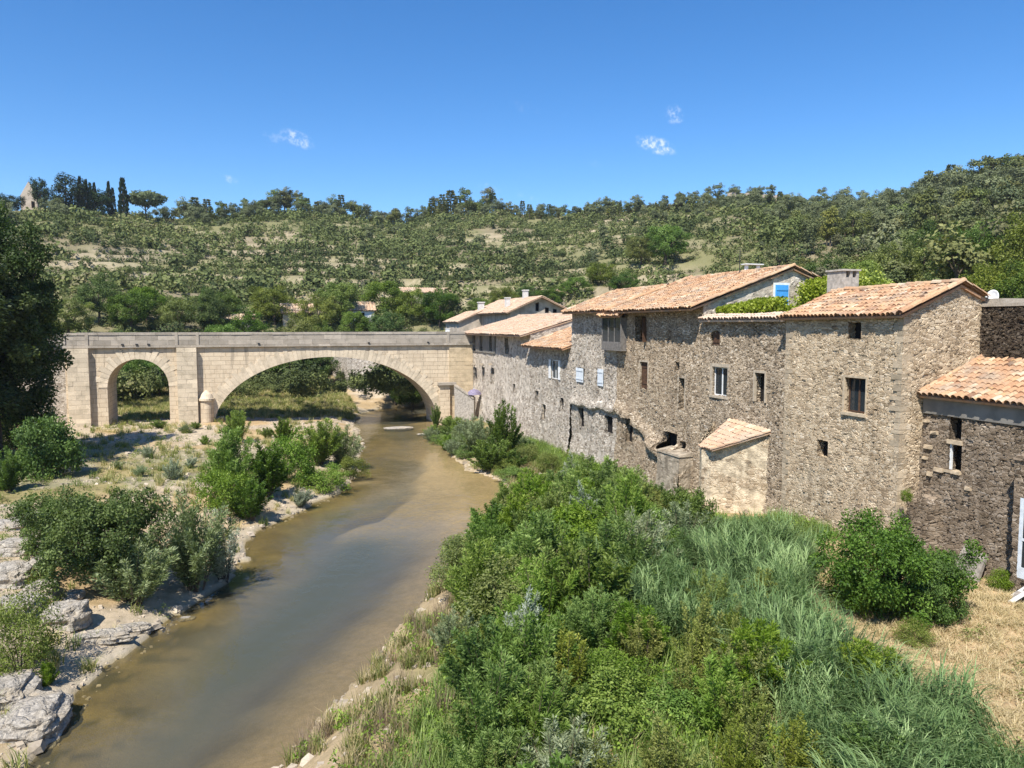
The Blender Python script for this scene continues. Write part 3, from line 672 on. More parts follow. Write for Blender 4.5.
mb = MB(); panel(mb, (XF + .02, M0), (1, 0), 7.98, 9.6, [(0, 11.62), (5.6, 13.62), (7.98, 12.7)], step=.14, wob=.04)
g = mb.build('gable_wall', M_GAB, rt)
add_window(rt, m_d, XF, 'dark', rec=.3); add_window(rt, m_b, XF, 'shutter', M_BROWN, rec=.14, surround=.10, sill=False)
add_window(rt, m_s2, XF, 'dark', surround=.12, sill=False, rec=.3); add_window(rt, m_s1, XF, 'dark', rec=.3); add_window(rt, m_s3, XF, 'dark', rec=.1); add_window(rt, m_s4, XF, 'dark', rec=.1)
mb = MB(); mb.box(XF - .30, XF + .0, m_d[0] - .02, m_d[0] + .03, m_d[2] - .05, m_d[3] - .1)
s = mb.build('shutter', M_BROWN, rt); s['label'] = 'open brown shutter beside the upper dark window'
mb = MB(); r_t = (XF + 5.6, 13.72)
tile_patch(mb, (XF - .92, M0 - .2, 11.42), (XF - .92, M1 + .1, 11.38), (r_t[0], M0 - .2, r_t[1]), (r_t[0], M1 + .1, 13.66), seed=6)
tile_patch(mb, (XF + 8.3, M0 - .2, 12.75), (XF + 8.3, M1, 12.7), (r_t[0], M0 - .2, r_t[1]), (r_t[0], M1 + .1, 13.66), seed=7, w=.3)
cap_row(mb, (r_t[0], M0 - .2, r_t[1] + .05), (r_t[0], M1 + .1, 13.7), .14, seed=5)
cap_row(mb, (XF - .92, M0 - .15, 11.49), (r_t[0], M0 - .15, r_t[1] + .07), .12, seed=6); cap_row(mb, (XF + 8.3, M0 - .15, 12.8), (r_t[0], M0 - .15, r_t[1] + .07), .12, seed=8)
cap_row(mb, (XF - .92, M1 + .12, 11.5), (r_t[0], M1 + .12, r_t[1] + .05), .15, seed=31)
roofM = mb.build('roof', M_TILE, rt)
# black recess stands in for the ledge's shadow; rendered buttress under it
add_window(rt, m_shade, XF, 'dark', rec=.28)
yb0, yb1, zbt = atX(683, 475, XF - .6)[0], atX(661, 475, XF - .6)[0], atX(672, 453, XF - .6)[1]; mb = MB()
panel(mb, (XF - .85, yb1), (0, -1), yb1 - yb0, -.8, zbt, step=.12, wob=.07, push=lambda P: .15 * sstep(3.4, 0, P[:, 2])); panel(mb, (XF - .85, yb0), (1, 0), .95, -.8, zbt, step=.12, wob=.07); panel(mb, (XF + .1, yb1), (-1, 0), .95, -.8, zbt, step=.12, wob=.07)
mb.hexa([(XF - .9, yb0 - .06, zbt - .05), (XF + .1, yb0 - .06, zbt - .05), (XF + .1, yb1 + .06, zbt - .05), (XF - .9, yb1 + .06, zbt - .05), (XF - .88, yb0 - .04, zbt + .06), (XF + .1, yb0 - .04, zbt + .22), (XF + .1, yb1 + .04, zbt + .22), (XF - .88, yb1 + .04, zbt + .06)])
mb.build('buttress', M_BUT, rt)
# blue shutter in the gable
X0, Z1 = atY(773.5, 285, M0); X1, Z0 = atY(785.5, 305, M0)
mb = MB(); mb.box(X0 - .10, X1 + .10, M0 - .16, M0 - .10, Z0 - .1, Z1 + .12); f = mb.build('window_surround', M_WHITE, rt)
mb = MB(); n = 7
for i in range(n):
    a, b = X0 + (X1 - X0) * i / n, X0 + (X1 - X0) * (i + 1) / n; mb.box(a + .004, b - .004, M0 - .22, M0 - .163, Z0, Z1)
mb.box(X0 + .03, X1 - .03, M0 - .245, M0 - .222, Z0 + .2, Z0 + .3); mb.box(X0 + .03, X1 - .03, M0 - .245, M0 - .222, Z1 - .3, Z1 - .2)
s = mb.build('shutter', M_BLUE, rt); s['label'] = 'bright blue shutter in the gable above the vine'
# small chimney with white pots on the far side of the ridge
mb = MB(); cx, cy = 28.9, 39.2; mb.box(cx - .75, cx + .75, cy - .3, cy + .3, 13.2, 13.75); ch = mb.build('chimney', plain('brick_chimney', (.42, .30, .22), .9), roofM)
mb = MB()
for dx in (-.42, .42): mb.tube([(cx + dx, cy, 13.753), (cx + dx, cy, 14.15)], .12, 8)
mb.box(cx - .65, cx + .65, cy - .25, cy + .25, 14.16, 14.22); mb.build('chimney_pot', M_WHITE, ch)
mb = MB(); mb.tube([(cx - .9, cy, 13.5), (cx - .9, cy, 15.1)], .025, 5)
for k in range(4): mb.box(cx - 1.3 + k * .1, cx - .5 - k * .1, cy - .01, cy + .01, 14.95 - k * .14, 14.97 - k * .14)
mb.build('antenna', M_METAL, roofM)

# ================================================================ house N with the boxed-out upper window
N1 = atX(572, 310, XF)[0]; N0 = M1
rt = empty('stone_house', (XF, N0, .5), 'stone house with a boxed-out upper window and two pale blue shutters', 'house', HOUSE_GROUP)
n_a = px_open(577, 368, 584, 382, XF); n_b = px_open(598.5, 369, 604, 386, XF); n_c = px_open(579, 408, 584.5, 427, XF); n_d = px_open(605, 416, 612, 433, XF)
nb = lambda P: .26 * (lambda q: sstep(4.75, 4.85, q) - sstep(5.0, 5.6, q))(P[:, 2] + (fbm(P[:, 1] / 2, P[:, 2], 2.) - .5)) + .25 * sstep(3, 0, P[:, 2])
rubble_house(rt, M_N, None, [
    dict(o=(XF, N1), ud=(0, -1), L=N1 - N0, z0=-1, top=11.72, ops=front(N1, N0, [n_a, n_b, n_c, n_d], XF), step=.07, push=nb, wob=.16),
    dict(o=(XF, N0), ud=(1, 0), L=8, z0=8, top=[(0, 11.6), (3.8, 12.9), (8, 11.8)], step=.3),
    dict(o=(XF + 8, N1), ud=(-1, 0), L=8, z0=6, top=[(0, 11.8), (4.2, 12.9), (8, 11.6)], step=.25)])
for q in (n_a, n_b): add_window(rt, q, XF, 'shutter', M_BLUEGREY, rec=-.06, label='pale blue closed shutter')
for q in (n_c, n_d): add_window(rt, q, XF, 'dark', rec=.1)
mb = MB(); tile_patch(mb, (XF - .8, N0 + .05, 11.47), (XF - .8, N1 + .25, 11.47), (XF + 3.8, N0, 13.15), (XF + 3.8, N1 + .25, 13.1), seed=9, w=.25)
tile_patch(mb, (XF + 8.2, N0 + .05, 11.9), (XF + 8.2, N1 + .25, 11.9), (XF + 3.8, N0, 13.15), (XF + 3.8, N1 + .25, 13.1), seed=10, w=.3)
cap_row(mb, (XF + 3.8, N0, 13.2), (XF + 3.8, N1 + .25, 13.15), .13, seed=9); cap_row(mb, (XF - .8, N1 + .2, 11.52), (XF + 3.8, N1 + .2, 13.2), .12, seed=10)
mb.build('roof', M_TILE, rt)
# the box (oriel)
oy0, oy1 = atX(618, 320, XF - .7)[0], atX(599, 320, XF - .7)[0]
mb = MB(); x0 = XF - .5; zt, zb = 11.0, 9.0
mb.box(x0, x0 + .08, oy0, oy1, zb, 9.45); mb.box(x0 + .083, XF + .1, oy0, oy0 + .08, zb, zt - .003); mb.box(x0 + .083, XF + .1, oy1 - .08, oy1, zb, zt - .003); mb.box(x0 + .003, XF + .1, oy0 + .003, oy1 - .003, zb - .12, zb - .003)
for t in (0, .33, .66, 1): yy = oy0 + .04 + (oy1 - oy0 - .08) * t; mb.box(x0 + .003, x0 + .077, yy - .035, yy + .035, 9.453, zt - .003)
mb.box(x0, x0 + .08, oy0, oy1, zt, zt + .14)
orl = mb.build('boxed_window', plain('grey_boards', (.16, .145, .13), .85, .3), rt)
mb = MB(); mb.box(x0 + .04, x0 + .05, oy0 + .08, oy1 - .08, 9.45, zt); mb.build('pane', M_GLASS, orl)
mb = MB(); tile_patch(mb, (x0 - .35, oy0 - .2, 11.1), (x0 - .35, oy1 + .2, 11.1), (XF - .1, oy0 - .2, 11.68), (XF - .1, oy1 + .2, 11.68), seed=12); mb.build('canopy', M_TILE, orl)

# ================================================================ lower houses H2 and H1 towards the bridge
H21 = atX(530, 344, XF)[0]; H20 = N1
rt = empty('stone_house', (XF, H20, .5), 'low stone house with a lean-to tiled roof and a pair of white shutters beneath it', 'house', HOUSE_GROUP)
h_w = px_open(552, 360, 559, 379, XF); h_s = px_open(543, 404, 547, 419, XF); h_o = px_open(535.5, 391, 539, 400, XF); h_p = px_open(560, 398, 563.5, 410, XF)
hb = lambda P: .45 * sstep(6, -1, P[:, 2])
rubble_house(rt, M_N, None, [
    dict(o=(XF, H21), ud=(0, -1), L=H21 - H20, z0=-1.2, top=8.85, ops=front(H21, H20, [h_w, h_s, h_o, h_p], XF), step=.09, push=hb, wob=.15),
    dict(o=(XF + 4, H21), ud=(-1, 0), L=4, z0=5., top=[(0, 10.1), (4, 8.85)], step=.4)])
add_window(rt, h_o, XF, 'dark', rec=.1); add_window(rt, h_p, XF, 'dark', rec=.1); add_window(rt, h_w, XF, 'casement', M_WHITE, rec=.06); add_window(rt, h_s, XF, 'dark', surround=.22, sill=False, lintel=M_LIN, rec=0.)
for yy in (h_w[0] - .45, h_w[1] + .05): mb = MB(); mb.box(XF - .12, XF - .06, yy, yy + .4, h_w[2], h_w[3]); s = mb.build('shutter', M_WHITE, rt); s['label'] = 'open white shutter'
mb = MB(); tile_patch(mb, (XF - .85, H20, 8.78), (XF - .85, H21, 8.78), (XF + 3.7, H20, 10.2), (XF + 3.7, H21, 10.2), seed=14, w=.26)
cap_row(mb, (XF - .3, H21 - .1, 8.98), (XF + 3.7, H21 - .1, 10.27), .14, seed=3); mb.build('roof', M_TILE, rt)

H11 = 79.9; H10 = H21
rt = empty('stone_house', (XF, H10, .5), 'long low house beside the bridge with slit windows under a dark rendered eave band', 'house', HOUSE_GROUP)
ops = [px_open(a, 335, b, 351, XF) for a, b in ((474, 477), (481, 484), (490.5, 493.5))] + [px_open(505, 338, 508.5, 354, XF), px_open(474, 367, 477, 380, XF), px_open(482, 367, 485, 381, XF), px_open(491.5, 368, 494.5, 384, XF), px_open(513, 384, 516, 392, XF), px_open(503, 400, 506, 410, XF)]  # three slits below the brackets stand in for dark shadow strips
rubble_house(rt, M_H, None, [
    dict(o=(XF, H11), ud=(0, -1), L=H11 - H10, z0=-1.2, top=9.78, ops=front(H11, H10, ops, XF), step=.11, push=hb, wob=.12),
    dict(o=(XF, H10), ud=(1, 0), L=8, z0=7, top=[(0, 9.78), (5.6, 11.4), (8, 10.7)], step=.25),
    dict(o=(XF + 8, H11), ud=(-1, 0), L=8, z0=4, top=[(0, 10.7), (2.4, 11.4), (8, 9.78)], step=.4)])
for q in ops: add_window(rt, q, XF, 'dark')
ys = atX(496, 345, XF)[0]
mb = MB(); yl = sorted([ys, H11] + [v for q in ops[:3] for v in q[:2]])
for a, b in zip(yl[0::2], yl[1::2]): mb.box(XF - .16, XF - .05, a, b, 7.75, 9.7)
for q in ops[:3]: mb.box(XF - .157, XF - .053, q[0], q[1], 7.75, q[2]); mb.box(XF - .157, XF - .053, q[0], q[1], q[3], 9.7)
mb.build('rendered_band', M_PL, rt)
for x in (475.5, 483.5, 492.5):
    y_, z_ = atX(x, 363.5, XF); mb = MB(); mb.box(XF - .42, XF + .1, y_ - .1, y_ + .1, z_ - .15, z_ + .02); mb.build('bracket', M_LIN, rt)
mb = MB(); tile_patch(mb, (XF - 1.0, H10 - .1, 9.66), (XF - 1.0, H11 + .1, 9.66), (XF + 5.6, H10 - .1, 11.55), (XF + 5.6, H11 + .1, 11.55), seed=15, w=.3, cl=.45)
tile_patch(mb, (XF + 8.2, H10 - .1, 10.8), (XF + 8.2, H11 + .1, 10.8), (XF + 5.6, H10 - .1, 11.55), (XF + 5.6, H11 + .1, 11.55), seed=16, w=.4, cl=.5)
cap_row(mb, (XF + 5.6, H10, 11.6), (XF + 5.6, H11, 11.6), .14, seed=4); mb.build('roof', M_TILE2, rt)

# ================================================================ tower T (latrine shaft) against house B
rt = empty('stone_turret', (21.3, 31, 1.), 'small rounded warm stone turret under a sloping tiled cap, against the grey house', 'turret')
pl = [(22.75, 29.25), (20.9, 31.2), (20.75, 31.75), (21.2, 32.6), (22.75, 33.6)]
mb = MB()
def ttop(x, y): return 5.6 - (22.7 - x) * .60
for (a, b) in zip(pl[:-1][::-1], pl[1:][::-1]):
    d = np.array(a) - np.array(b); L = np.linalg.norm(d); panel(mb, b, d / L, L, -.6, [(0, ttop(*b)), (L, ttop(*a))], step=.05, wob=.05, push=lambda P: .22 * sstep(3., -.5, P[:, 2]))
o = mb.build('wall', M_T, rt, weld=True)
for p in o.data.polygons: p.use_smooth = True
mb = MB(); tile_patch(mb, (20.6, 30.85, 4.6), (20.85, 32.2, 4.5), (22.72, 29.05, 5.62), (22.72, 32.3, 5.85), seed=21, w=.27, sag=.03, thick=.06); mb.build('roof', tile_mat('bleached_tiles', .3), rt)

# ================================================================ annex on the right
XX = 23.35; X0y = 9.0; X1y = A0 - .02
rt = empty('stone_annex', (XX, X1y, 2.), 'low stone annex with a sloping tiled roof against the gable of the tall house', 'annex')
x_a = px_open(949, 418.5, 961, 440, XX); x_b = px_open(949, 444.5, 961, 471, XX)
yd = atX(1014, 520, XX - .5)[0]
xpush = lambda P: .5 * sstep(4.6, 4.2, P[:, 2] + .9 * (fbm(P[:, 1] / 1.2, P[:, 2] / 1.2, 1.) - .5)) * sstep(20.3, 20.6, P[:, 1]) + .12 * sstep(3, 1, P[:, 2])
rubble_house(rt, M_X, None, [
    dict(o=(XX, X1y), ud=(0, -1), L=X1y - X0y, z0=-.2, top=7.95, ops=front(X1y, X0y, [x_a, x_b], XX), step=.05, push=xpush, wob=.10),
    dict(o=(XX, X0y), ud=(1, 0), L=3.6, z0=0, top=[(0, 7.95), (3.6, 9.2)], step=.3)])
add_window(rt, x_a, XX, 'dark', rec=.3); add_window(rt, x_b, XX, 'dark', rec=.3)
mb = MB(); mb.box(XX - .06, XX + .3, x_b[0] - .04, x_b[1] + .08, x_b[3] + .005, x_a[2] - .005); mb.build('window_sill', M_LINW, rt)
mb = MB(); mb.box(XX - .09, XX + .3, x_b[0] - .08, x_b[1] + .12, x_b[2] - .09, x_b[2] - .004); mb.build('window_sill', M_LINW, rt)
mb = MB(); mb.box(XX + .02, XX + .1, x_b[1] - .07, x_b[1] - .005, x_b[2], x_b[3]); mb.build('window_frame', M_WHITE, rt)
mb = MB(); panel(mb, (XX - .07, X1y - .05), (0, -1), X1y - X0y - .1, 7.30, 7.93, step=.3, wob=.03); panel(mb, (XX - .07, X1y - .05), (0, -1), .1, 7.30, 7.31, step=.3, wob=.03); mb.build('rendered_band', M_PL, rt)  # render band; its dark grey also holds the eave shadow
mb = MB(); tile_patch(mb, (XX - .36, X0y - .2, 7.99), (XX - .36, X1y - .03, 7.99), (XA + GW + .1, X0y - .2, 9.3), (XA + GW + .1, X1y - .03, 9.3), seed=23, w=.24, amp=.085, sag=.04)
cap_row(mb, (XX - .3, X1y - .1, 8.1), (XA + GW + .05, X1y - .1, 9.36), .09, seed=21); mb.build('roof', M_TILE, rt)
# toothing stones where a wall was torn away
rg = np.random.default_rng(3)
for px, py, w, h in ((923, 421, 9, 5), (925, 447, 11, 5), (922, 458, 10, 5), (927, 474, 9, 6), (936, 470, 14, 5), (953, 473, 15, 5), (965, 489, 9, 5), (931, 433, 9, 4)):
    mb = MB(); y_, z_ = atX(px, py, XX - .2); s = .026 * rg.uniform(.7, 1.2)
    mb.hexa([(XX - .12 + rg.uniform(-.06, .05), y_ - w * s / 2, z_ - h * s / 2), (XX + .1, y_ - w * s / 2, z_ - h * s / 2), (XX + .1, y_ + w * s / 2, z_ - h * s / 2), (XX - .12, y_ + w * s / 2, z_ - h * s / 2),
             (XX - .13, y_ - w * s / 2, z_ + h * s / 2), (XX + .1, y_ - w * s / 2, z_ + h * s / 2), (XX + .1, y_ + w * s / 2, z_ + h * s / 2), (XX - .10, y_ + w * s / 2, z_ + h * s / 2)], .5)
    mb.build('toothing_stone', M_LINW, rt)
# projecting bay with the pale blue door at the right edge
mb = MB()
panel(mb, (XX - .55, yd), (0, -1), 4., .5, 6.3, ops=[(.25, 1.5, 2.55, 5.1)], step=.12, depth=.3, wob=.03)
panel(mb, (XX + .1, yd), (-1, 0), .65, .5, 6.3, step=.12, wob=.03); mb.hexa([(XX - .6, yd - 4, 6.3), (XX + .1, yd - 4, 6.3), (XX + .1, yd + .03, 6.3), (XX - .6, yd + .03, 6.3), (XX - .6, yd - 4, 6.4), (XX + .1, yd - 4, 6.5), (XX + .1, yd + .03, 6.5), (XX - .6, yd + .03, 6.4)])
mb.build('door_bay', M_X, rt, weld=True)
mb = MB(); y0, y1 = yd - 1.5, yd - .22; xd = XX - .50
mb.box(xd - .06, xd, y1 - .12, y1, 2.55, 5.1); mb.box(xd - .06, xd, y0, y0 + .12, 2.55, 5.1); mb.box(xd - .06, xd, y0 + .12, y1 - .12, 4.98, 5.1); mb.box(xd - .06, xd, y0 + .12, y1 - .12, 2.55, 2.9); mb.box(xd - .058, xd - .002, y0 + .12, y1 - .12, 3.75, 3.83)
d = mb.build('door', M_BLUEGREY, rt)
mb = MB(); mb.box(xd - .035, xd - .025, y0 + .12, y1 - .12, 2.9, 4.98); mb.build('pane', M_GLASS, d)

# back building behind the annex: dark dry-stone wall with pale slab top
rt = empty('dark_stone_building', (27., A0, 5.), 'dark rough stone building behind the annex roof, under a pale flat top', 'building')
rubble_house(rt, M_D, None, [dict(o=(XA + GW + .05, A0 + .25), ud=(0, -1), L=12, z0=7.5, top=11.15, step=.06, wob=.1), dict(o=(34, A0 + .25), ud=(-1, 0), L=34 - XA - GW - .05, z0=7.5, top=11.25, step=.4), dict(o=(XA + GW + .05, A0 - 11.75), ud=(1, 0), L=34 - XA - GW - .05, z0=7.5, top=11.25, step=.4)])
mb = MB(); mb.box(XA + GW, 34.1, A0 - 11.9, A0 + .3, 11.2, 11.32); mb.box(XA + GW + .2, 30, A0 - .75, A0 + .22, 11.32, 11.5); mb.build('roof_slab', M_PAR, rt)
# satellite dish
DX, DZ = atY(993, 298, A0 + .3)
rt = empty('satellite_dish', (DX, A0 + .3, 11.3), 'white satellite dish on the roof behind the tall gable', 'satellite dish')
mb = MB(); c = np.array([DX, A0 + .3, DZ]); nd = np.array([-.97, -.12, .22]); nd /= np.linalg.norm(nd); a = np.cross(nd, (0, 0, 1)); a /= np.linalg.norm(a); b = np.cross(a, nd)
V = []; K = 20
for i, (r_, dd) in enumerate(((.01, 0), (.15, .012), (.3, .05), (.36, .08), (.36, .06), (.3, .03), (.01, -.02))):
    for j in range(K): t = 2 * math.pi * j / K; V.append(c + a * r_ * .72 * math.cos(t) + b * r_ * .85 * math.sin(t) + nd * dd)
mb.add(V, [[i * K + j, i * K + (j + 1) % K, (i + 1) * K + (j + 1) % K, (i + 1) * K + j] for i in range(6) for j in range(K)]); mb.build('dish', M_WHITE, rt, smooth=True)
mb = MB(); mb.tube([c - nd * .03, c - nd * .15 + (0, 0, -.1), c - nd * .15 + (0, 0, -.65)], .03, 6); mb.build('mast', M_METAL, rt)
mb = MB(); mb.tube([c - b * .34 + nd * .08, c + nd * .42 - b * .12], .014, 5); mb.box(*(np.array([c[0] - .05, c[0] + .05, c[1] - .05, c[1] + .05, c[2] - .17, c[2] - .07]) + np.repeat(nd * .42, 2)).tolist()); mb.build('arm', M_METAL, rt)
# ================================================================ the bridge
YB, BW = 78.7, 5.2; ZC = 8.42
AS = dict(cx=-10.0, a=2.62, rise=2.62, zs=4.75)         # small round arch
AB = dict(cx=7.55, a=11.1, rise=7.0, zs=.35)            # large basket arch
rt = empty('stone_bridge', (3, YB, .4), 'pale stone road bridge with one large flat arch and one small round arch', 'bridge')
def intr(x):
    for A in (AS, AB):
        t = (x - A['cx']) / A['a']
        if abs(t) < 1: return A['zs'] + A['rise'] * math.sqrt(1 - t * t)
    return None
xs = [-16.0, -14.9, -13.8]
for A in (AS, AB):
    xs += [A['cx'] - A['a'] * math.cos(math.pi * k / 36) for k in range(37)]
xs += list(np.arange(-7.3, -3.6, .4)) + list(np.arange(18.8, 23.2, .5)); xs = np.array(sorted(set(round(x, 4) for x in xs)))
mb = MB()
for x0, x1 in zip(xs[:-1], xs[1:]):
    xm = (x0 + x1) / 2; hole = intr(xm) is not None
    A = AS if xm < -5 else AB
    b0, b1 = [(intr(x) or A['zs']) if hole else -1. for x in (x0, x1)]
    for yy, fl in ((YB, 0), (YB + BW, 1)):
        n = 6 if not hole else 3; V = []
        for k in range(n + 1): V += [(x0, yy, b0 + (ZC - b0) * k / n), (x1, yy, b1 + (ZC - b1) * k / n)]
        mb.add(V, [[2 * k, 2 * k + 1, 2 * k + 3, 2 * k + 2][::(-1 if fl else 1)] for k in range(n)])
    if hole: mb.add([(x0, YB, b0), (x1, YB, b1), (x1, YB + BW, b1), (x0, YB + BW, b0)], [[3, 2, 1, 0]])
for A in (AS, AB):
    for s in (-1, 1):
        x = A['cx'] + s * A['a']; mb.add([(x, YB, -1), (x, YB + BW, -1), (x, YB + BW, A['zs']), (x, YB, A['zs'])], [[0, 1, 2, 3] if s < 0 else [3, 2, 1, 0]])
for x, s in ((-16, 1), (float(xs[-1]), -1)): mb.add([(x, YB, -1), (x, YB + BW, -1), (x, YB + BW, ZC), (x, YB, ZC)], [[3, 2, 1, 0] if s > 0 else [0, 1, 2, 3]])
mb.build('spandrel_wall', M_ASH, rt)
def ring(A, n, th, name, jag):
    mb = MB(); rg = np.random.default_rng(int(n)); a, b = A['a'], A['rise']
    ph = np.linspace(0, math.pi, 400); arc = np.concatenate([[0], np.cumsum(np.hypot(np.diff(a * np.cos(ph)), np.diff(b * np.sin(ph))))])
    cuts = np.interp(np.linspace(0, arc[-1], n + 1), arc, ph)
    for k in range(n):
        gap = .012 / max(a, 1)
        p0, p1 = cuts[k] + gap, cuts[k + 1] - gap; pr = rg.uniform(.03, .055); t_ = th * (jag if k % 2 else 1.)
        pts = []
        for p in (p0, p1):
            c = np.array([A['cx'] - a * math.cos(p), A['zs'] + b * math.sin(p)]); nn = np.array([-math.cos(p) / a, math.sin(p) / b]); nn /= np.linalg.norm(nn)
            top = c + nn * t_
            if top[1] > ZC - .03: top = c + nn * max(.2, (ZC - .03 - c[1]) / max(nn[1], .05))
            pts += [c - nn * .012, top]
        (c0, t0, c1, t1) = pts
        f = YB - pr; d = .5
        mb.hexa([(c0[0], f, c0[1]), (c1[0], f, c1[1]), (c1[0], YB + .4, c1[1]), (c0[0], YB + .4, c0[1]), (t0[0], f, t0[1]), (t1[0], f, t1[1]), (t1[0], YB + .4, t1[1]), (t0[0], YB + .4, t0[1])], float(np.clip(rg.normal(.55, .25), 0, 1)))
    return mb.build(name, M_VOUS, rt)
ring(AS, 21, .75, 'arch_ring', 1.5); ring(AB, 71, .95, 'arch_ring', 1.35)
def blocks(mb, x0, x1, y0, y1, z0, z1, w, h, seed=0, j=.01):
    rg = np.random.default_rng(seed); nz_ = max(1, round((z1 - z0) / h))
    for k in range(nz_):
        a = x0; first = rg.uniform(.4, 1.)
        while a < x1 - .05:
            ww = w * rg.uniform(.75, 1.25) * (first if a == x0 else 1); b = min(x1, a + ww)
            if x1 - b < w * .3: b = x1
            o = rg.uniform(0, .025)
            mb.box(a + j / 2, b - j / 2, y0 + o, y1, z0 + (z1 - z0) * k / nz_ + j / 2, z0 + (z1 - z0) * (k + 1) / nz_ - j / 2, float(np.clip(rg.normal(.5, .25), 0, 1)))
            a = b
for i, (x0, x1, pr, lab) in enumerate(((-15.75, -14.0, .55, None), (-6.6, -4.85, .55, None), (20.0, 22.6, .14, 'clean regular block pilaster at the bridge end'))):
    mb = MB(); blocks(mb, x0, x1, YB - pr, YB + .1, -.6, 8.4, .9, .42, i); p = mb.build('pilaster', M_VOUS if i < 2 else block_mat('yellow_block', (.60, .48, .32), .15), rt)
    if lab: p['label'] = lab
# cutwaters
mb = MB(); cx, r = -4.1, .62
def half_round(mb, cx, r, zs, rad, y=YB, k=10):
    V = []
    for z, q in zip(zs, rad):
        for j in range(k + 1): t = math.pi * j / k; V.append((cx - q * math.cos(t), y + .02 - q * 1.15 * math.sin(t), z))
    mb.add(V, [[i * (k + 1) + j, i * (k + 1) + j + 1, (i + 1) * (k + 1) + j + 1, (i + 1) * (k + 1) + j] for i in range(len(zs) - 1) for j in range(k)])
half_round(mb, cx, r, [-.6, 3.3], [r, r]); mb.build('cutwater', M_ASH, rt)
mb = MB(); half_round(mb, cx, r, [3.3, 3.3, 3.5, 3.52, 3.9, 4.15, 4.3], [r, r + .14, r + .14, r + .04, r * .8, r * .4, .02]); mb.build('cutwater_cap', M_VOUS, rt)
mb = MB(); mb.box(18.85, 19.95, YB - .5, YB + .1, -.6, 4.2); mb.build('cutwater', M_ASH, rt)
mb = MB(); mb.box(18.7, 20.6, YB - .75, YB + .1, 4.205, 4.5); mb.build('cutwater_cap', M_PAR, rt)
# cornice, deck, parapets
mb = MB(); blocks(mb, -16.1, 22.9, YB - .28, YB + .3, 8.425, 8.66, 1.1, .3, 9); mb.build('cornice', M_PAR, rt); mb = MB(); blocks(mb, -16.1, 22.9, YB + BW - .2, YB + BW + .28, 8.425, 8.66, 1.5, .3, 10); mb.build('cornice', M_PAR, rt)
for yy, s in ((YB - .1, 11), (YB + BW - .3, 12)):
    mb = MB()
    blocks(mb, -15.8, 22.85, yy, yy + .42, 8.665, 9.6, 1.7, .5, s, .014); blocks(mb, -15.9, 22.9, yy - .05, yy + .47, 9.605, 9.82, 1.5, .3, s + 5, .014)
    if s == 11:
        for x in (-14.15, -6.6, -4.75, 19.9): mb.box(x - .13, x + .13, YB - .16, YB + .3, 8.5, 9.86)
    mb.build('parapet', M_PAR, rt)
mb = MB(); mb.box(-30, 26, YB + .33, YB + BW - .31, 8.3, 8.7); tag(mb.build('road', plain('asphalt', (.055, .053, .05), .9, .2)), kind='structure')
for x in (-11.2, -10.0, -9.0, 0.8, 11.5, 17.7): mb = MB(); mb.box(x - .1, x + .1, YB - .36, YB + .2, 8.70, 8.8); mb.build('drain_spout', M_METAL, rt)
# pale box on the right parapet
mb = MB(); mb.box(19.7, 20.1, YB + .02, YB + .3, 9.83, 10.15); mb.box(19.65, 20.15, YB - .02, YB + .34, 10.153, 10.2); tag(mb.build('marker_post', M_WHITE), 'little white marker block standing on the bridge parapet near its right end', 'marker')

# abutment wall left of the bridge, retaining walls
def wall_thing(name, pts, z0, z1, th, mat, label, cat='wall', step=.2, cop=True):
    x, y = pts[0]; rt = empty(name, (x, y, z0), label, cat); mb = MB()
    for (p, q) in zip(pts[:-1], pts[1:]):
        p, q = np.array(p, float), np.array(q, float); d = (q - p); L = np.linalg.norm(d); d /= L; n = np.array([d[1], -d[0]])
        zt = z1 if isinstance(z1, list) else [(0, z1), (L, z1)]
        if isinstance(z1, list): zt = [(a * L, b) for a, b in z1]
        panel(mb, p, d, L, z0, zt, step=step, wob=.08); panel(mb, q - n * th, -d, L, z0, [(L - a, b) for a, b in zt[::-1]], step=step * 2, wob=.08)
        panel(mb, q, -n, th, z0, zt[-1][1], step=step, wob=.08); panel(mb, p - n * th, n, th, z0, zt[0][1], step=step, wob=.08)
    w = mb.build('wall', mat, rt)
    for f in w.data.polygons: f.use_smooth = True
    if cop:
        mb = MB(); k = 0
        for (p, q) in zip(pts[:-1], pts[1:]):
            p, q = np.array(p, float), np.array(q, float); d = (q - p); L = np.linalg.norm(d); d /= L; n = np.array([d[1], -d[0]])
            zt = [(a * L, b) for a, b in z1] if isinstance(z1, list) else [(0, z1), (L, z1)]
            nn = max(1, int(L / .9))
            for i in range(nn):
                a, b = L * i / nn + .01, L * (i + 1) / nn - .01; za, zb = np.interp([a, b], [t[0] for t in zt], [t[1] for t in zt])
                P = [p + d * a + n * .06, p + d * b + n * .06, p + d * b - n * (th + .06), p + d * a - n * (th + .06)]
                mb.hexa([(*P[0], za - .06), (*P[1], zb - .06), (*P[2], zb - .06), (*P[3], za - .06), (*P[0], za + .1), (*P[1], zb + .1), (*P[2], zb + .1), (*P[3], za + .1)], float(np.random.default_rng(i).random()))
        mb.build('coping', M_PAR, rt)
    return rt
wall_thing('abutment_wall', [(-32, 80.2), (-16.05, 79.6)], .0, [(0, 9.3), (1, 9.55)], 1.0, M_N, 'rough stone abutment wall beside the left end of the bridge, in the shade of the big tree')
wall_thing('ramp_wall', [(19.9, 76.2), (21.6, 74.8)], -.4, [(0, 4.3), (1, 3.0)], .4, plain('ramp_render', (.33, .295, .25), .9, .25), 'small sloping rendered wall at the right foot of the bridge', cop=True)
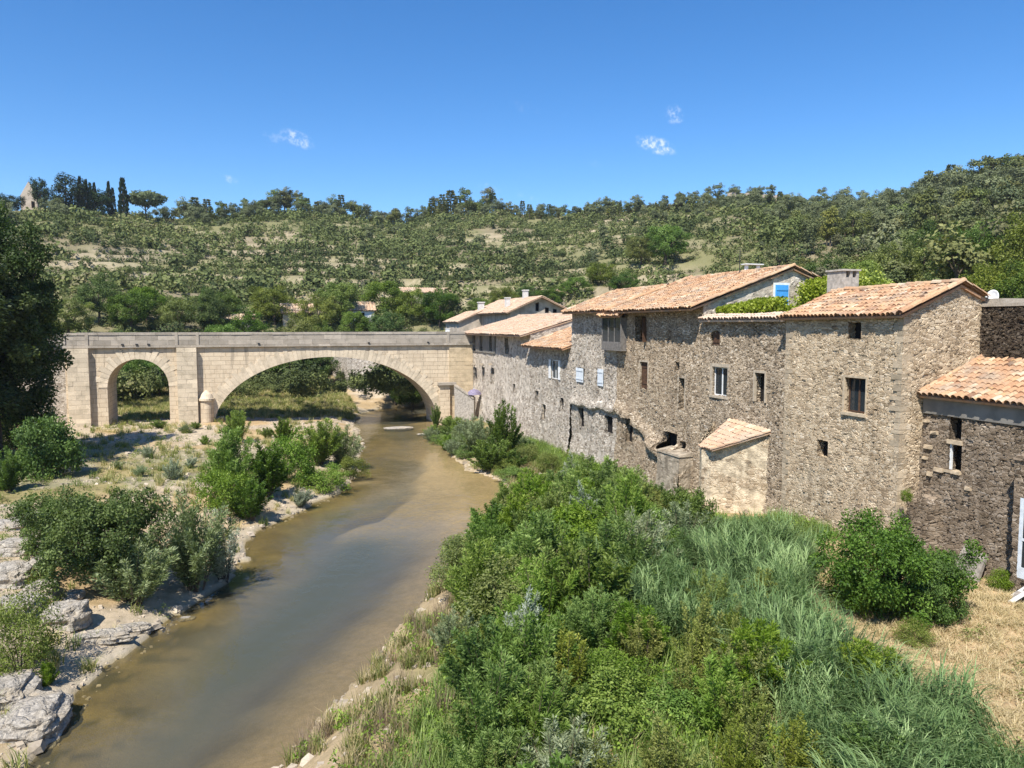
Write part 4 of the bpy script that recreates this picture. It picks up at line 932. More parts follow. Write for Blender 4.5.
wall_thing('retaining_wall', [(11.2, 118), (13.2, 106), (16.6, 103.5)], .0, [(0, 7.0), (1, 5.6)], .6, stone_mat('pale_wall_stone', PALE, .4, .5, mortar=(.52, .47, .40), stain_amt=.15, disp=.05), 'pale retaining wall seen through the large bridge arch', step=.3, cop=False)
x_, y_ = atZ(466, 394, 3.2)
mb = MB(); K = 14; V = []
bx, by = 21.75, 75.3
for r_, z_ in ((.02, 3.95), (.35, 3.88), (.62, 3.68), (.75, 3.42), (.72, 3.4)):
    for j in range(K): t = 2 * math.pi * j / K; V.append((bx + r_ * (1 + .12 * math.cos(3 * t)) * math.cos(t), by + r_ * .8 * math.sin(t), z_ - .08 * abs(math.sin(2.5 * t)) * r_))
mb.add(V, [[i * K + j, (i + 1) * K + j, (i + 1) * K + (j + 1) % K, i * K + (j + 1) % K] for i in range(4) for j in range(K)])
rt = empty('parasol', (bx, by, 1.), 'small faded purple parasol behind the sloping wall at the bridge end', 'parasol')
mb.build('canopy', M_PURPLE, rt); mb = MB(); mb.tube([(bx, by, .6), (bx, by, 4.1)], .03, 6); mb.build('pole', M_WHITE, rt)

# ================================================================ houses beyond
def small_house(name, label, cat, x0, x1, y0, y1, z0, ze, zr, axis='y', wall=None, roof=None, wins=(), pitch_c=None, chim=(), group=None, step=.6, w=.4, o=.4):
    rt = empty(name, ((x0 + x1) / 2, y0, z0), label, cat, group)
    wall = wall or M_WALLFAR; xm = pitch_c if pitch_c is not None else (x0 + x1) / 2
    mb = MB()
    if axis == 'y':   # ridge runs along y, gable faces -Y
        ops = [(a - x0, b - x0, c, d) for a, b, c, d in wins]
        panel(mb, (x0, y0), (1, 0), x1 - x0, z0, [(0, ze), (xm - x0, zr), (x1 - x0, ze)], step=step, wob=.02, ops=ops, depth=.2)
        panel(mb, (x0, y1), (0, -1), y1 - y0, z0, ze, step=1., wob=.02); panel(mb, (x1, y0), (0, 1), y1 - y0, z0, ze, step=1., wob=.02); panel(mb, (x1, y1), (-1, 0), x1 - x0, z0, [(0, ze), (x1 - xm, zr), (x1 - x0, ze)], step=1., wob=.02)
    else:
        ym = (y0 + y1) / 2; ops = [(a - x0, b - x0, c, d) for a, b, c, d in wins]
        panel(mb, (x0, y0), (1, 0), x1 - x0, z0, ze, step=step, wob=.02, ops=ops, depth=.2)
        panel(mb, (x0, y1), (0, -1), y1 - y0, z0, [(0, ze), ((y1 - y0) / 2, zr), (y1 - y0, ze)], step=1., wob=.02); panel(mb, (x1, y0), (0, 1), y1 - y0, z0, [(0, ze), ((y1 - y0) / 2, zr), (y1 - y0, ze)], step=1., wob=.02); panel(mb, (x1, y1), (-1, 0), x1 - x0, z0, ze, step=1., wob=.02)
    mb.build('wall', wall, rt)
    for a, b, c, d in wins: m2 = MB(); m2.box(a, b, y0 + .15, y0 + .17, c, d); m2.build('window', M_DARK, rt)
    mb = MB(); roof = roof or M_TILE2
    if axis == 'y':
        s = (zr - ze) / (xm - x0); tile_patch(mb, (x0 - o, y0 - o, ze - o * s + .12), (x0 - o, y1 + o, ze - o * s + .12), (xm, y0 - o, zr + .12), (xm, y1 + o, zr + .12), w=w, cl=w * 1.5, seed=3)
        s = (zr - ze) / (x1 - xm); tile_patch(mb, (x1 + o, y0 - o, ze - o * s + .12), (x1 + o, y1 + o, ze - o * s + .12), (xm, y0 - o, zr + .12), (xm, y1 + o, zr + .12), w=w, cl=w * 1.5, seed=5)
    else:
        s = (zr - ze) / (ym - y0); tile_patch(mb, (x0 - o, y0 - o, ze - o * s + .12), (x1 + o, y0 - o, ze - o * s + .12), (x0 - o, ym, zr + .12), (x1 + o, ym, zr + .12), w=w, cl=w * 1.5, seed=3)
        tile_patch(mb, (x0 - o, y1 + o, ze - o * s + .12), (x1 + o, y1 + o, ze - o * s + .12), (x0 - o, ym, zr + .12), (x1 + o, ym, zr + .12), w=w, cl=w * 1.5, seed=5)
    rf = mb.build('roof', roof, rt)
    for cx, cy, ca, cz0, cz1 in chim:
        m2 = MB(); m2.box(cx - ca, cx + ca, cy - ca, cy + ca, cz0, cz1); m2.box(cx - ca * 1.25, cx + ca * 1.25, cy - ca * 1.25, cy + ca * 1.25, cz1 + .003, cz1 + .15); m2.build('chimney', M_CHIM, rf)
    return rt
M_CHIM = plain('white_washed_chimney', (.62, .59, .54), .8, .15)
M_WALLFAR = plain('far_render', (.44, .37, .29), .9, .25, scale=1.2)
Y = 95.
xg = [atY(p, 310, Y)[0] for p in (510, 540, 569)]
ze, zr = atY(510, 311, Y)[1], atY(540, 297, Y)[1]
wins = [(atY(a, 300, Y)[0], atY(b, 300, Y)[0], atY(a, z1, Y)[1], atY(a, z0, Y)[1]) for a, b, z0, z1 in ((535.5, 539, 304, 311), (545, 549, 305, 313), (553, 557, 306, 313))]
small_house('far_house', 'house with a pale gable and three white chimneys rising above the long low roof', 'house', xg[0], xg[2], Y, 112., 3., ze, zr, 'y', pitch_c=xg[1], wins=wins, step=.4, o=.8,
            chim=((36.4, 100, .32, 14, 15.3), (33.6, 99.5, .30, 12.4, 14.2), (33.1, 110.5, .4, 12.2, 13.9)))
a, b = atY(452, 321, 112)[0], atY(477, 321, 112)[0]
small_house('far_house', 'low side wing with a single tan roof left of the pale gabled house', 'house', a, b, 108, 116, 3., atY(447, 321.5, 108)[1], atY(478, 312, 112)[1], 'y', pitch_c=b - .5)
def hillhouse(px, py, w_, d_, h_, name, label, roof=None, wall=None, Ysel=None, axis='x', ridge=1.4, cat='house'):
    d = wray(px, py); t = 60.
    while t < 500:
        p = d * t; z, _ = hill(np.array(p.x), np.array(p.y))
        if CAMH + p.z < float(z): break
        t += .5
    p = d * t; z = float(hill(np.array(p.x), np.array(p.y))[0])
    return small_house(name, label, cat, p.x - w_ / 2, p.x + w_ / 2, p.y, p.y + d_, z - 1.5, z + h_, z + h_ + ridge, axis, roof=roof, wall=wall, w=.55, wins=[(p.x - .5, p.x + .5, z + h_ * .35, z + h_ * .8)] if w_ < 12 else [(p.x + k * 2.2 - .4, p.x + k * 2.2 + .4, z + .9, z + 2.) for k in (-2, -1, 1, 2)])
hillhouse(298, 326, 5, 4, 2.4, 'far_house', 'little cottage with a red roof half hidden among the trees beyond the bridge')
hillhouse(362, 324, 4.5, 4, 2.6, 'far_house', 'little pale walled house between two round trees beyond the bridge', wall=M_WHITE)
hillhouse(428, 304, 11, 6, 2.0, 'far_house', 'long low house with a pale tan roof on the lower hillside', ridge=1.1)
hillhouse(568, 300, 9, 5, 1.2, 'far_house', 'flat pale roofed shed above the gabled house', ridge=.6)
hillhouse(238, 333, 5, 3, 2.2, 'far_house', 'pale grey shed behind the bridge parapet', wall=M_PL, ridge=.8, roof=M_TILE2)
# chapel and ruin on the ridge
def on_ground(px, py, t0=60):
    d = wray(px, py); t = t0
    while t < 520:
        p = d * t
        if CAMH + p.z < float(hill(np.array(p.x), np.array(p.y))[0]): break
        t += .5
    return d.x * t, d.y * t
def at_az(px, r):
    a = YAW + math.atan((px - 512) / FPX); return r * math.sin(a), r * math.cos(a)
x, y = at_az(36.5, 292); z = float(hill(np.array(x), np.array(y))[0]); zt = CAMH + (325.5 - 184) / FPX * (x * math.sin(YAW) + y * math.cos(YAW)); s_ = 2.3
rt = empty('chapel', (x, y, z), 'small pale ruined chapel gable standing on the hilltop at the far left', 'chapel'); mb = MB()
panel(mb, (x - s_, y), (1, 0), 2 * s_, z - 2, [(0, zt - 4.5), (s_, zt), (2 * s_, zt - 5)], step=.5, wob=.15, ops=[(2.9, 3.9, zt - 8.5, zt - 6.3)], depth=.5)
panel(mb, (x + s_, y), (0, 1), 6, z - 2, zt - 5, step=.6, wob=.1); panel(mb, (x - s_, y + 6), (0, -1), 6, z - 2, zt - 4.8, step=.6, wob=.1); panel(mb, (x + s_, y + 6), (-1, 0), 2 * s_, z - 2, [(0, zt - 5), (s_, zt - .3), (2 * s_, zt - 5)], step=.6)
mb.build('wall', plain('chapel_stone', (.50, .42, .33), .9, .25), rt)
mb = MB(); mb.hexa([(x - s_ - .3, y + .4, zt - 4.9), (x, y + .4, zt - .35), (x, y + 6.2, zt - .35), (x - s_ - .3, y + 6.2, zt - 4.9), (x - s_ - .3, y + .4, zt - 4.7), (x, y + .4, zt - .15), (x, y + 6.2, zt - .15), (x - s_ - .3, y + 6.2, zt - 4.7)])
mb.hexa([(x, y + .4, zt - .35), (x + s_ + .3, y + .4, zt - 5.3), (x + s_ + .3, y + 6.2, zt - 5.3), (x, y + 6.2, zt - .35), (x, y + .4, zt - .15), (x + s_ + .3, y + .4, zt - 5.1), (x + s_ + .3, y + 6.2, zt - 5.1), (x, y + 6.2, zt - .15)]); mb.build('roof', M_PAR, rt)
for px, w_, lab in ((735, 9, 'low ruined pale stone wall on the skyline, the left one of the pair'), (764, 7, 'low ruined pale stone wall on the skyline, the right one of the pair')):
    x, y = at_az(px, 300); z = float(hill(np.array(x), np.array(y))[0])
    wall_thing('ruined_wall', [(x - w_ / 2, y), (x + w_ / 2, y - 1)], z - 3, [(0, z + 2.6), (.3, z + 3.4), (.7, z + 2.8), (1, z + 3.3)], .7, plain('ruin_stone', (.46, .38, .30), .9, .3), lab, step=.5, cop=False)
# ================================================================ vegetation: generators
def unit(v): return v / (np.linalg.norm(v, axis=-1, keepdims=True) + 1e-9)
def leafq(P, D, L, W, rg, droop=0., nrm=None, nz=.5):
    """rhombic leaf faces: base P, direction D, length L, width W"""
    n = len(P); D = unit(D)
    if nrm is None: B = unit(np.cross(D, unit(rg.normal(0, 1, (n, 3)))))
    else:
        Nn = unit(unit(nrm) + rg.normal(0, nz, (n, 3))); D = unit(D - (D * Nn).sum(1, keepdims=True) * Nn + 1e-6); B = np.cross(D, Nn)
    L = np.broadcast_to(L, (n,))[:, None]; W = np.broadcast_to(W, (n,))[:, None]
    M = P + D * L * .45; T = P + D * L; T[:, 2] -= droop * L[:, 0]
    V = np.stack([P, M + B * W / 2, T, M - B * W / 2], 1).reshape(-1, 3)
    return V, np.arange(4 * n).reshape(n, 4)
def crown(rg, nclump, nleaf, R, rc, L, W, shell=.55, flat=1., up=.5, out=.8, droop=.15, cut=-1., lump=.25, center=(0, 0, 0), nz=.9, tn=.16):
    """clumped crown in an ellipsoid of radii R; returns V, Q, tint"""
    R = np.array(R, float); d = unit(rg.normal(0, 1, (nclump, 3))); d[:, 2] = np.where(d[:, 2] < cut, -d[:, 2] * .6, d[:, 2]); d = unit(d)
    lum = 1 + lump * 2 * (fbm(d[:, 0] * 1.7 + 5, d[:, 1] * 1.7, d[:, 2] * 1.7 + rg.uniform(0, 50), 2) - .5) * 2
    C = d * (shell + (1 - shell) * rg.random((nclump, 1)) ** .5) * R * lum[:, None]
    ct = np.clip(rg.normal(.45, .17, nclump), .05, .95)
    k = rg.integers(0, nclump, nleaf); off = rg.normal(0, 1, (nleaf, 3)); off = unit(off) * rg.random((nleaf, 1)) ** .4 * rc * rg.uniform(.7, 1.25, nclump)[k][:, None]; off[:, 2] *= flat
    P = C[k] + off
    D = unit(off) * out + unit(C[k] / R) * .35 + np.array([0, 0, up]) + rg.normal(0, .55, (nleaf, 3))
    V, Q = leafq(P + np.array(center), D, L * rg.uniform(.65, 1.3, nleaf), W * rg.uniform(.7, 1.2, nleaf), rg, droop, unit(off) + unit(C[k] / R) * .8 + np.array([0, 0, .35]), nz)
    t = np.clip(ct[k] + rg.normal(0, tn, nleaf), 0, 1)
    return V, Q, t
def sapling(rg, nst, H, spread, nl, L, W, lean=(0, 0), upw=1.2, base=.15):
    """upright shoots with leaves along them; returns V, Q, tint and stem polylines"""
    VV, QQ, TT, S = [], [], [], []; o = 0
    for i in range(nst):
        a = rg.uniform(0, 2 * math.pi); r0 = spread * base * math.sqrt(rg.random()); r1 = spread * rg.random() ** .6; h = H * rg.uniform(.55, 1.05) * (1 - .35 * (r1 / spread) ** 2)
        p0 = np.array([r0 * math.cos(a), r0 * math.sin(a), 0]); p1 = np.array([r1 * math.cos(a) + lean[0] * h, r1 * math.sin(a) + lean[1] * h, h])
        ts = rg.random(nl) ** .8 * .88 + .12
        c = (p0 + p1) / 2 + np.array([0, 0, h * .12]); P = ((1 - ts) ** 2)[:, None] * p0 + (2 * ts * (1 - ts))[:, None] * c + (ts ** 2)[:, None] * p1
        ax = unit(p1 - p0); rd = unit(rg.normal(0, 1, (nl, 3))); tw = .22 * (1 - ts) * h * .5 + .05; P = P + rd * (tw * rg.random(nl))[:, None] * np.array([1, 1, .6])
        V, Q = leafq(P, ax * upw + rd + rg.normal(0, .25, (nl, 3)) + np.array([lean[0], lean[1], 0]) * 2, L * rg.uniform(.6, 1.3, nl), W * rg.uniform(.7, 1.2, nl), rg, .1)
        VV.append(V); QQ.append(Q + o); o += len(V); b = rg.normal(.5, .14); TT.append(np.clip(b + .22 * (ts - .5) + rg.normal(0, .15, nl), 0, 1)); S.append((p0, c * .98, p1))
    return np.concatenate(VV), np.concatenate(QQ), np.concatenate(TT), S
def blades(rg, P, H, W, lean, curl=.5, seg=3):
    """long arching blades from points P"""
    n = len(P); a = rg.uniform(0, 2 * math.pi, n); d = np.stack([np.cos(a), np.sin(a), np.zeros(n)], -1); d = unit(d + np.array(lean)[None] * 1.5); H = H * rg.uniform(.6, 1.2, n)
    sd = np.stack([-d[:, 1], d[:, 0], np.zeros(n)], -1); out = curl * rg.uniform(.4, 1.3, n); rows = []
    for k in range(seg + 1):
        t = k / seg; p = P + d * (out * H * t ** 1.7)[:, None]; p[:, 2] += H * (t - out * .55 * t ** 2.4); w = W * (1 - t) ** .6 * .5 + .001
        rows.append(np.stack([p - sd * w, p + sd * w], 1))
    V = np.stack(rows, 1).reshape(n, -1, 3); q = np.array([[2 * k, 2 * k + 1, 2 * k + 3, 2 * k + 2] for k in range(seg)])
    Q = (np.arange(n)[:, None, None] * (2 * (seg + 1)) + q[None]).reshape(-1, 4)
    return V.reshape(-1, 3), Q, n, seg
def merge(base, X, Y, Z, S, A, tint_off, zs=None):
    """many transformed copies of (V, Q, t) as one set of arrays"""
    V, Q, t = base; n = len(X); c, s = np.cos(A), np.sin(A); zs = S if zs is None else zs
    x = (V[None, :, 0] * c[:, None] - V[None, :, 1] * s[:, None]) * S[:, None] + X[:, None]
    y = (V[None, :, 0] * s[:, None] + V[None, :, 1] * c[:, None]) * S[:, None] + Y[:, None]
    z = V[None, :, 2] * zs[:, None] + Z[:, None]
    VV = np.stack([x, y, z], -1).reshape(-1, 3); QQ = (Q[None] + (np.arange(n) * len(V))[:, None, None]).reshape(-1, Q.shape[1])
    return VV, QQ, np.clip(t[None] + tint_off[:, None], 0, 1).reshape(-1)
def cat3(L):
    V, Q, T, o = [], [], [], 0
    for v, q, t in L: V.append(v); Q.append(q + o); T.append(t); o += len(v)
    return np.concatenate(V), np.concatenate(Q), np.concatenate(T)
def stuff(name, L, mat, label=None, cat='plants'):
    V, Q, T = cat3(L); me = mkmesh(name, V, Q, mat, tint=T)
    return link(tag(bpy.data.objects.new(name, me), label, cat, kind='stuff'))
_T = np.concatenate([np.arange(8, 60, .15), np.arange(60, 160, .5), np.arange(160, 500, 1.)])
def hit(px, py):
    d = wray(px, py); X, Y, Z = d.x * _T, d.y * _T, CAMH + d.z * _T; z = ground_z(X, Y)[0]; i = np.argmax(Z < z)
    return float(X[i]), float(Y[i]), float(z[i]), float(X[i] * math.sin(YAW) + Y[i] * math.cos(YAW))
def gz(x, y): return float(ground_z(np.array([x]), np.array([y]))[0][0])

# ---- shared plant meshes (real size, base at the origin)
def shrub_mesh(name, seed, mat, R=(1., 1., 1.), ncl=70, nl=6000, rc=.3, L=.1, W=.055, stems=9, **kw):
    rg = np.random.default_rng(seed); V, Q, t = crown(rg, ncl, nl, R, rc, L, W, cut=-.75, center=(0, 0, R[2] * .80), **kw)
    keep = V.reshape(-1, 4, 3)[:, :, 2].min(1) > .02; Vq = V.reshape(-1, 4, 3)[keep]; n = len(Vq); t = t[keep]
    f = mkmesh(name + '_foliage', Vq.reshape(-1, 3), np.arange(4 * n).reshape(n, 4), mat, tint=t)
    mb = MB()
    for i in range(stems):
        a = rg.uniform(0, 6.28); e = np.array([math.cos(a) * R[0] * .6, math.sin(a) * R[1] * .6, R[2] * rg.uniform(.8, 1.4)]); mb.tube([(e[0] * .05, e[1] * .05, -.15), (e[0] * .4, e[1] * .4, e[2] * .5), tuple(e)], [.022, .016, .006], 4)
    return f, mkmesh(name + '_stems', np.concatenate(mb.V), np.concatenate(mb.Q), M_BARK)
def sap_mesh(name, seed, mat, **kw):
    rg = np.random.default_rng(seed); V, Q, t, S = sapling(rg, **kw); f = mkmesh(name + '_foliage', V, Q, mat, tint=t); mb = MB()
    for (a, b, c) in S[::2]: mb.tube([a - np.array([0, 0, .1]), b, c], [.018, .012, .004], 3)
    return f, mkmesh(name + '_stems', np.concatenate(mb.V), np.concatenate(mb.Q), M_BARK)
BIG = [shrub_mesh('bigbush', 25 + i, L_BROAD, R=(1, 1, .85), ncl=200, nl=34000, rc=.18, L=.055, W=.035, lump=.6, stems=12) for i in range(2)]
BR = [shrub_mesh('broad', 20 + i, L_BROAD, R=(1, 1, .85), ncl=75, nl=8500, rc=.27, L=.10, W=.06, lump=.35) for i in range(3)]
BG = [shrub_mesh('bright', 30 + i, L_BRIGHT, R=(1, 1, .85), ncl=65, nl=7000, rc=.27, L=.085, W=.045, lump=.4) for i in range(3)]
OL = [shrub_mesh('olive', 40 + i, L_OLIVE, R=(1, 1, .9), ncl=70, nl=7500, rc=.27, L=.075, W=.035, lump=.4) for i in range(2)]
WI = [sap_mesh('willow', 50 + i, L_WILLOW, nst=46, H=2.2, spread=1., nl=190, L=.13, W=.028, lean=(.05, .0)) for i in range(3)]
SI = [sap_mesh('silver', 60 + i, L_SILVER, nst=34, H=2.3, spread=.75, nl=200, L=.12, W=.03, lean=(.12, -.02)) for i in range(2)]
GS = [sap_mesh('green', 70 + i, L_BRIGHT, nst=44, H=2.3, spread=.95, nl=270, L=.125, W=.030, lean=(.10, -.03)) for i in range(3)]
DS = [sap_mesh('deep', 80 + i, L_BROAD, nst=40, H=2.2, spread=.95, nl=210, L=.11, W=.05) for i in range(2)]
OS = [sap_mesh('olivesap', 90 + i, L_OLIVE, nst=32, H=2.4, spread=.6, nl=230, L=.085, W=.034) for i in range(2)]
def plant(name, meshes, x, y, z, sx, sz, label, cat, group=None, rot=None, sy=None, parts=('foliage', 'stems')):
    k = int(rng.integers(0, len(meshes))); f, s = meshes[k]
    rt = empty(name, (x, y, z), label, cat, group); rt.rotation_euler.z = rng.uniform(0, 6.28) if rot is None else rot; rt.scale = (sx, sy or sx, sz)
    link(bpy.data.objects.new(parts[0], f), rt); link(bpy.data.objects.new(parts[1], s), rt); return rt
def pshrub(px, py, w, h, meshes, name, label, cat='bush', group=None, nat=(2., 2.), push=.45):
    """shrub whose front foot shows at (px, py), w x h picture pixels"""
    x, y, z, dep = hit(px, py); W_, H_ = w * dep / FPX, h * dep / FPX
    d = wray(px, py); n = math.hypot(d.x, d.y); x += d.x / n * W_ * push; y += d.y / n * W_ * push
    return plant(name, meshes, x, y, gz(x, y) - .05, W_ / nat[0], H_ / nat[1], label, cat, group)
def poly_world(pts, Z): return np.array([atZ(px, py, Z) for px, py in pts])
def inpoly(P, poly):
    x, y = P[:, 0], P[:, 1]; c = np.zeros(len(P), bool); n = len(poly)
    for i in range(n):
        (x0, y0), (x1, y1) = poly[i], poly[(i + 1) % n]; c ^= ((y0 > y) != (y1 > y)) & (x < (x1 - x0) * (y - y0) / (y1 - y0 + 1e-12) + x0)
    return c
def scatter(poly, sp, seed, jit=.45):
    rg = np.random.default_rng(seed); a, b = poly.min(0), poly.max(0); gx, gy = np.meshgrid(np.arange(a[0], b[0], sp), np.arange(a[1], b[1], sp * .87)); gx = gx + (np.arange(gx.shape[0]) % 2)[:, None] * sp / 2
    P = np.stack([gx.ravel(), gy.ravel()], -1); P += rg.uniform(-jit, jit, P.shape) * sp; P = P[inpoly(P, poly)]; rg.shuffle(P); return P
# ---- left bank
NB = (2.25, 1.65)
pshrub(100, 602, 138, 98, BIG, 'bush', 'large dark green broadleaf bush on the left bank among pale rocks', nat=NB)
pshrub(62, 560, 66, 56, BIG, 'bush', 'dark green bush nudging the large bush from its left', nat=NB)
pshrub(196, 612, 100, 110, WI, 'willow_shrub', 'grey-green feathery willow shrub at the water edge right of the large dark bush', nat=(2.2, 2.2))
pshrub(225, 594, 56, 70, SI, 'willow_shrub', 'small silvery willow shrub overhanging the left water edge', nat=(1.6, 2.2))
pshrub(135, 630, 110, 80, WI, 'willow_shrub', 'dark feathery willow shrub in front of the large bush, above the orange ledge', nat=(2.2, 2.2))
pshrub(22, 692, 84, 84, OL, 'bush', 'olive green bush at the left edge of the photo between two rock ledges', nat=NB)
pshrub(48, 690, 30, 26, GS, 'bush', 'small bright yellow-green bush at the foot of the olive bush', nat=(2, 2.2))
pshrub(50, 482, 66, 62, BR, 'bush', 'dense green bush in the shade below the big left tree', nat=NB)
pshrub(8, 496, 50, 48, DS, 'bush', 'low dark green bush at the far left edge under the tree', nat=(2.2, 2.2))
pshrub(2, 446, 40, 62, OL, 'bush', 'bright leaved branch bush against the dark tree at the far left edge', nat=NB)
pshrub(30, 452, 60, 46, BR, 'bush', 'dark bush at the trunk of the big left tree', nat=NB)
for (px, py, w, h, ms, lab) in ((232, 505, 78, 70, GS, 'tall green bush on the island side of the left bank, in front of the cutwater'), (268, 508, 66, 56, DS, 'dark green bush in the middle of the bushes on the left bank'),
        (222, 522, 64, 50, BG, 'bright green bush at the left foot of the riverside bushes'), (250, 530, 54, 44, DS, 'low dark bush nearest the water among the riverside bushes'),
        (296, 488, 58, 52, BG, 'rounded green bush left of the reedy bush by the river bend'), (318, 470, 62, 47, GS, 'green bush with a rounded top before the large arch'), (345, 470, 46, 44, WI, 'pale feathery bush at the river bend below the arch'),
        (326, 500, 58, 26, BG, 'low bright green bush on the river bend shore'), (238, 445, 36, 32, GS, 'slim green sapling before the left springing of the large arch'), (352, 484, 34, 24, OL, 'small olive bush beside the river bend'),
        (284, 450, 30, 30, DS, 'small dark bush behind the riverside bushes'), (300, 512, 34, 18, SI, 'greyish low shrub beside the low bright bush')):
    pshrub(px, py, w, h, ms, 'bush', lab, nat=(2.1, 2.1) if ms in (GS, DS, WI, SI) else NB)
for (px, py, w, h, ms) in ((160, 430, 20, 9, GS), (186, 434, 16, 10, WI), (196, 430, 12, 8, GS), (150, 460, 22, 14, SI), (172, 482, 26, 22, SI), (140, 478, 18, 12, WI), (190, 470, 18, 12, SI), (118, 470, 16, 9, WI), (205, 446, 14, 10, GS), (268, 440, 14, 12, GS)):
    pshrub(px, py, w, h, ms, 'weed', 'small dry grey-green weed on the gravel below the bridge', 'plant', 'dry weeds dotted on the gravel below the bridge', nat=(1.9, 2.2))
# ---- big tree at the left
rg = np.random.default_rng(5)
def tree_meshes(name, seed, mat, H, R, trunk_h, ncl, nl, rc, L, W, tr=.28, limbs=9, **kw):
    rg = np.random.default_rng(seed); V, Q, t = crown(rg, ncl, nl, R, rc, L, W, center=(0, 0, H - R[2] * .92), **kw)
    f = mkmesh(name + '_crown', V, Q, mat, tint=t); mb = MB(); c = H - R[2]
    mb.tube([(0, 0, -.5), (.05 * tr, 0, trunk_h * .5), (.2 * tr, .1, trunk_h), (.0, .0, c + R[2] * .4)], [tr * 1.3, tr, tr * .8, tr * .25], 8)
    for i in range(limbs):
        a = rg.uniform(0, 6.28); e = np.array([math.cos(a) * R[0] * .72, math.sin(a) * R[1] * .72, c + R[2] * rg.uniform(-.35, .7)]); s = trunk_h * rg.uniform(.7, 1.) ; mb.tube([(0, 0, s), (e[0] * .4, e[1] * .4, (s + e[2]) / 2 + .3), tuple(e)], [tr * .5, tr * .3, tr * .08], 5)
    return f, mkmesh(name + '_trunk', np.concatenate(mb.V), np.concatenate(mb.Q), M_BARK)
TP = ('crown', 'trunk')
TREE1 = tree_meshes('plane', 5, L_DARKB, 18.6, (5.2, 5.2, 8.6), 5, 330, 90000, .85, .26, .17, tr=.4, lump=.22, shell=.5)
x, y = at_az(-8, 64); plant('broadleaf_tree', [TREE1], x, y, gz(x, y), .80, .91, 'very large dark green leafy tree at the left edge, its crown rising above the hill', 'tree', parts=TP, rot=.5)
x, y = at_az(-75, 60); plant('broadleaf_tree', [TREE1], x, y, gz(x, y), 1., .76, 'dark leafy tree cut by the left photo edge behind the very large tree', 'tree', parts=TP, rot=2.5)
# ---- trees beyond the bridge
TB = [tree_meshes('leafy', 100 + i, m, 7., (2.6, 2.6, 2.9), 2.2, 90, 15000, .6, .19, .12, tr=.16, lump=.3) for i, m in enumerate((L_BROAD, L_BRIGHT, L_OLIVE, L_BROAD))]
def ptree(px, r, hgt, wid, ms, label, cat='tree', name='broadleaf_tree', group=None, nat=(5.6, 7.)):
    x, y = at_az(px, r); z = gz(x, y); return plant(name, ms, x, y, z - .2, wid / nat[0], hgt / nat[1], label, cat, group, parts=TP)
GB = 'leafy trees growing on the far bank behind the bridge'
for (px, r, h_, w_, k) in ((395, 99, 5.6, 5.5, 0), (412, 96, 5.2, 5.5, 3), (428, 101, 6., 6, 0), (236, 112, 5.8, 7, 0), (262, 113, 6.4, 7, 3), (290, 112, 6.5, 7, 0), (315, 110, 6.2, 6, 3), (322, 121, 6, 5, 0), (300, 120, 7.4, 6, 2), (250, 121, 7.4, 7, 3), (220, 118, 7, 7, 1),
                           (112, 106, 5.4, 6, 1), (134, 107, 5.4, 6, 0), (158, 107, 5.4, 6, 1), (180, 112, 6, 6, 0), (92, 110, 6, 6, 1), (205, 113, 6, 6, 0), (445, 108, 6, 6, 3), (354, 131, 5, 5, 1), (385, 125, 6.5, 6, 0), (120, 113, 6.6, 6, 3), (150, 114, 6.8, 6, 0)):
    ptree(px, r, h_, w_, [TB[k]], 'leafy green tree on the far bank seen over or through the bridge arches', group=GB)
for (px, r, h_, w_, k, lab) in ((341, 141, 7.8, 8, 1, 'round bright green tree rising over the parapet beside the pale cottage'), (385, 146, 8, 9, 1, 'wide round green tree just right of the pale cottage'), (412, 143, 6.5, 7.5, 2, 'olive brown tree right of the wide round green tree'),
                                (440, 138, 6.5, 7, 0, 'green tree over the right part of the bridge, before the tan side wing'), (275, 140, 6.5, 8, 2, 'olive tree left of the red roofed cottage'), (318, 136, 6, 7, 2, 'low olive tree right of the red roofed cottage'),
                                (208, 135, 8, 3, 0, 'slim dark tree standing above the left pier'), (664, 170, 8.5, 10.5, 1, 'big dark round tree rising behind the roof ridge of the big house'), (640, 172, 6, 7, 2, 'olive tree left of the big dark round tree')):
    ptree(px, r, h_, w_, [TB[k]], lab)
for i, (px, r, h_, w_) in enumerate([(70 + 26 * j + (j % 3) * 5, 131 + (j * 7) % 11, 5.6 + (j * 3) % 4 * .5, 6.5) for j in range(7)] + [(480 + 24 * j, 150 + (j * 5) % 13, 4.6, 6) for j in range(7)] + [(690 + 33 * j, 100 + (j * 7) % 17, 5.6 + .42 * j, 7) for j in range(11)] + [(880 + 36 * j, 80 + (j * 7) % 11, 6.6 + .3 * j, 6.5) for j in range(5)]):
    ptree(px, r, h_, w_, [TB[(i * 5 + 2) % 4]], 'bushy green tree in the belt along the foot of the hill', group='bushy trees along the foot of the hill')
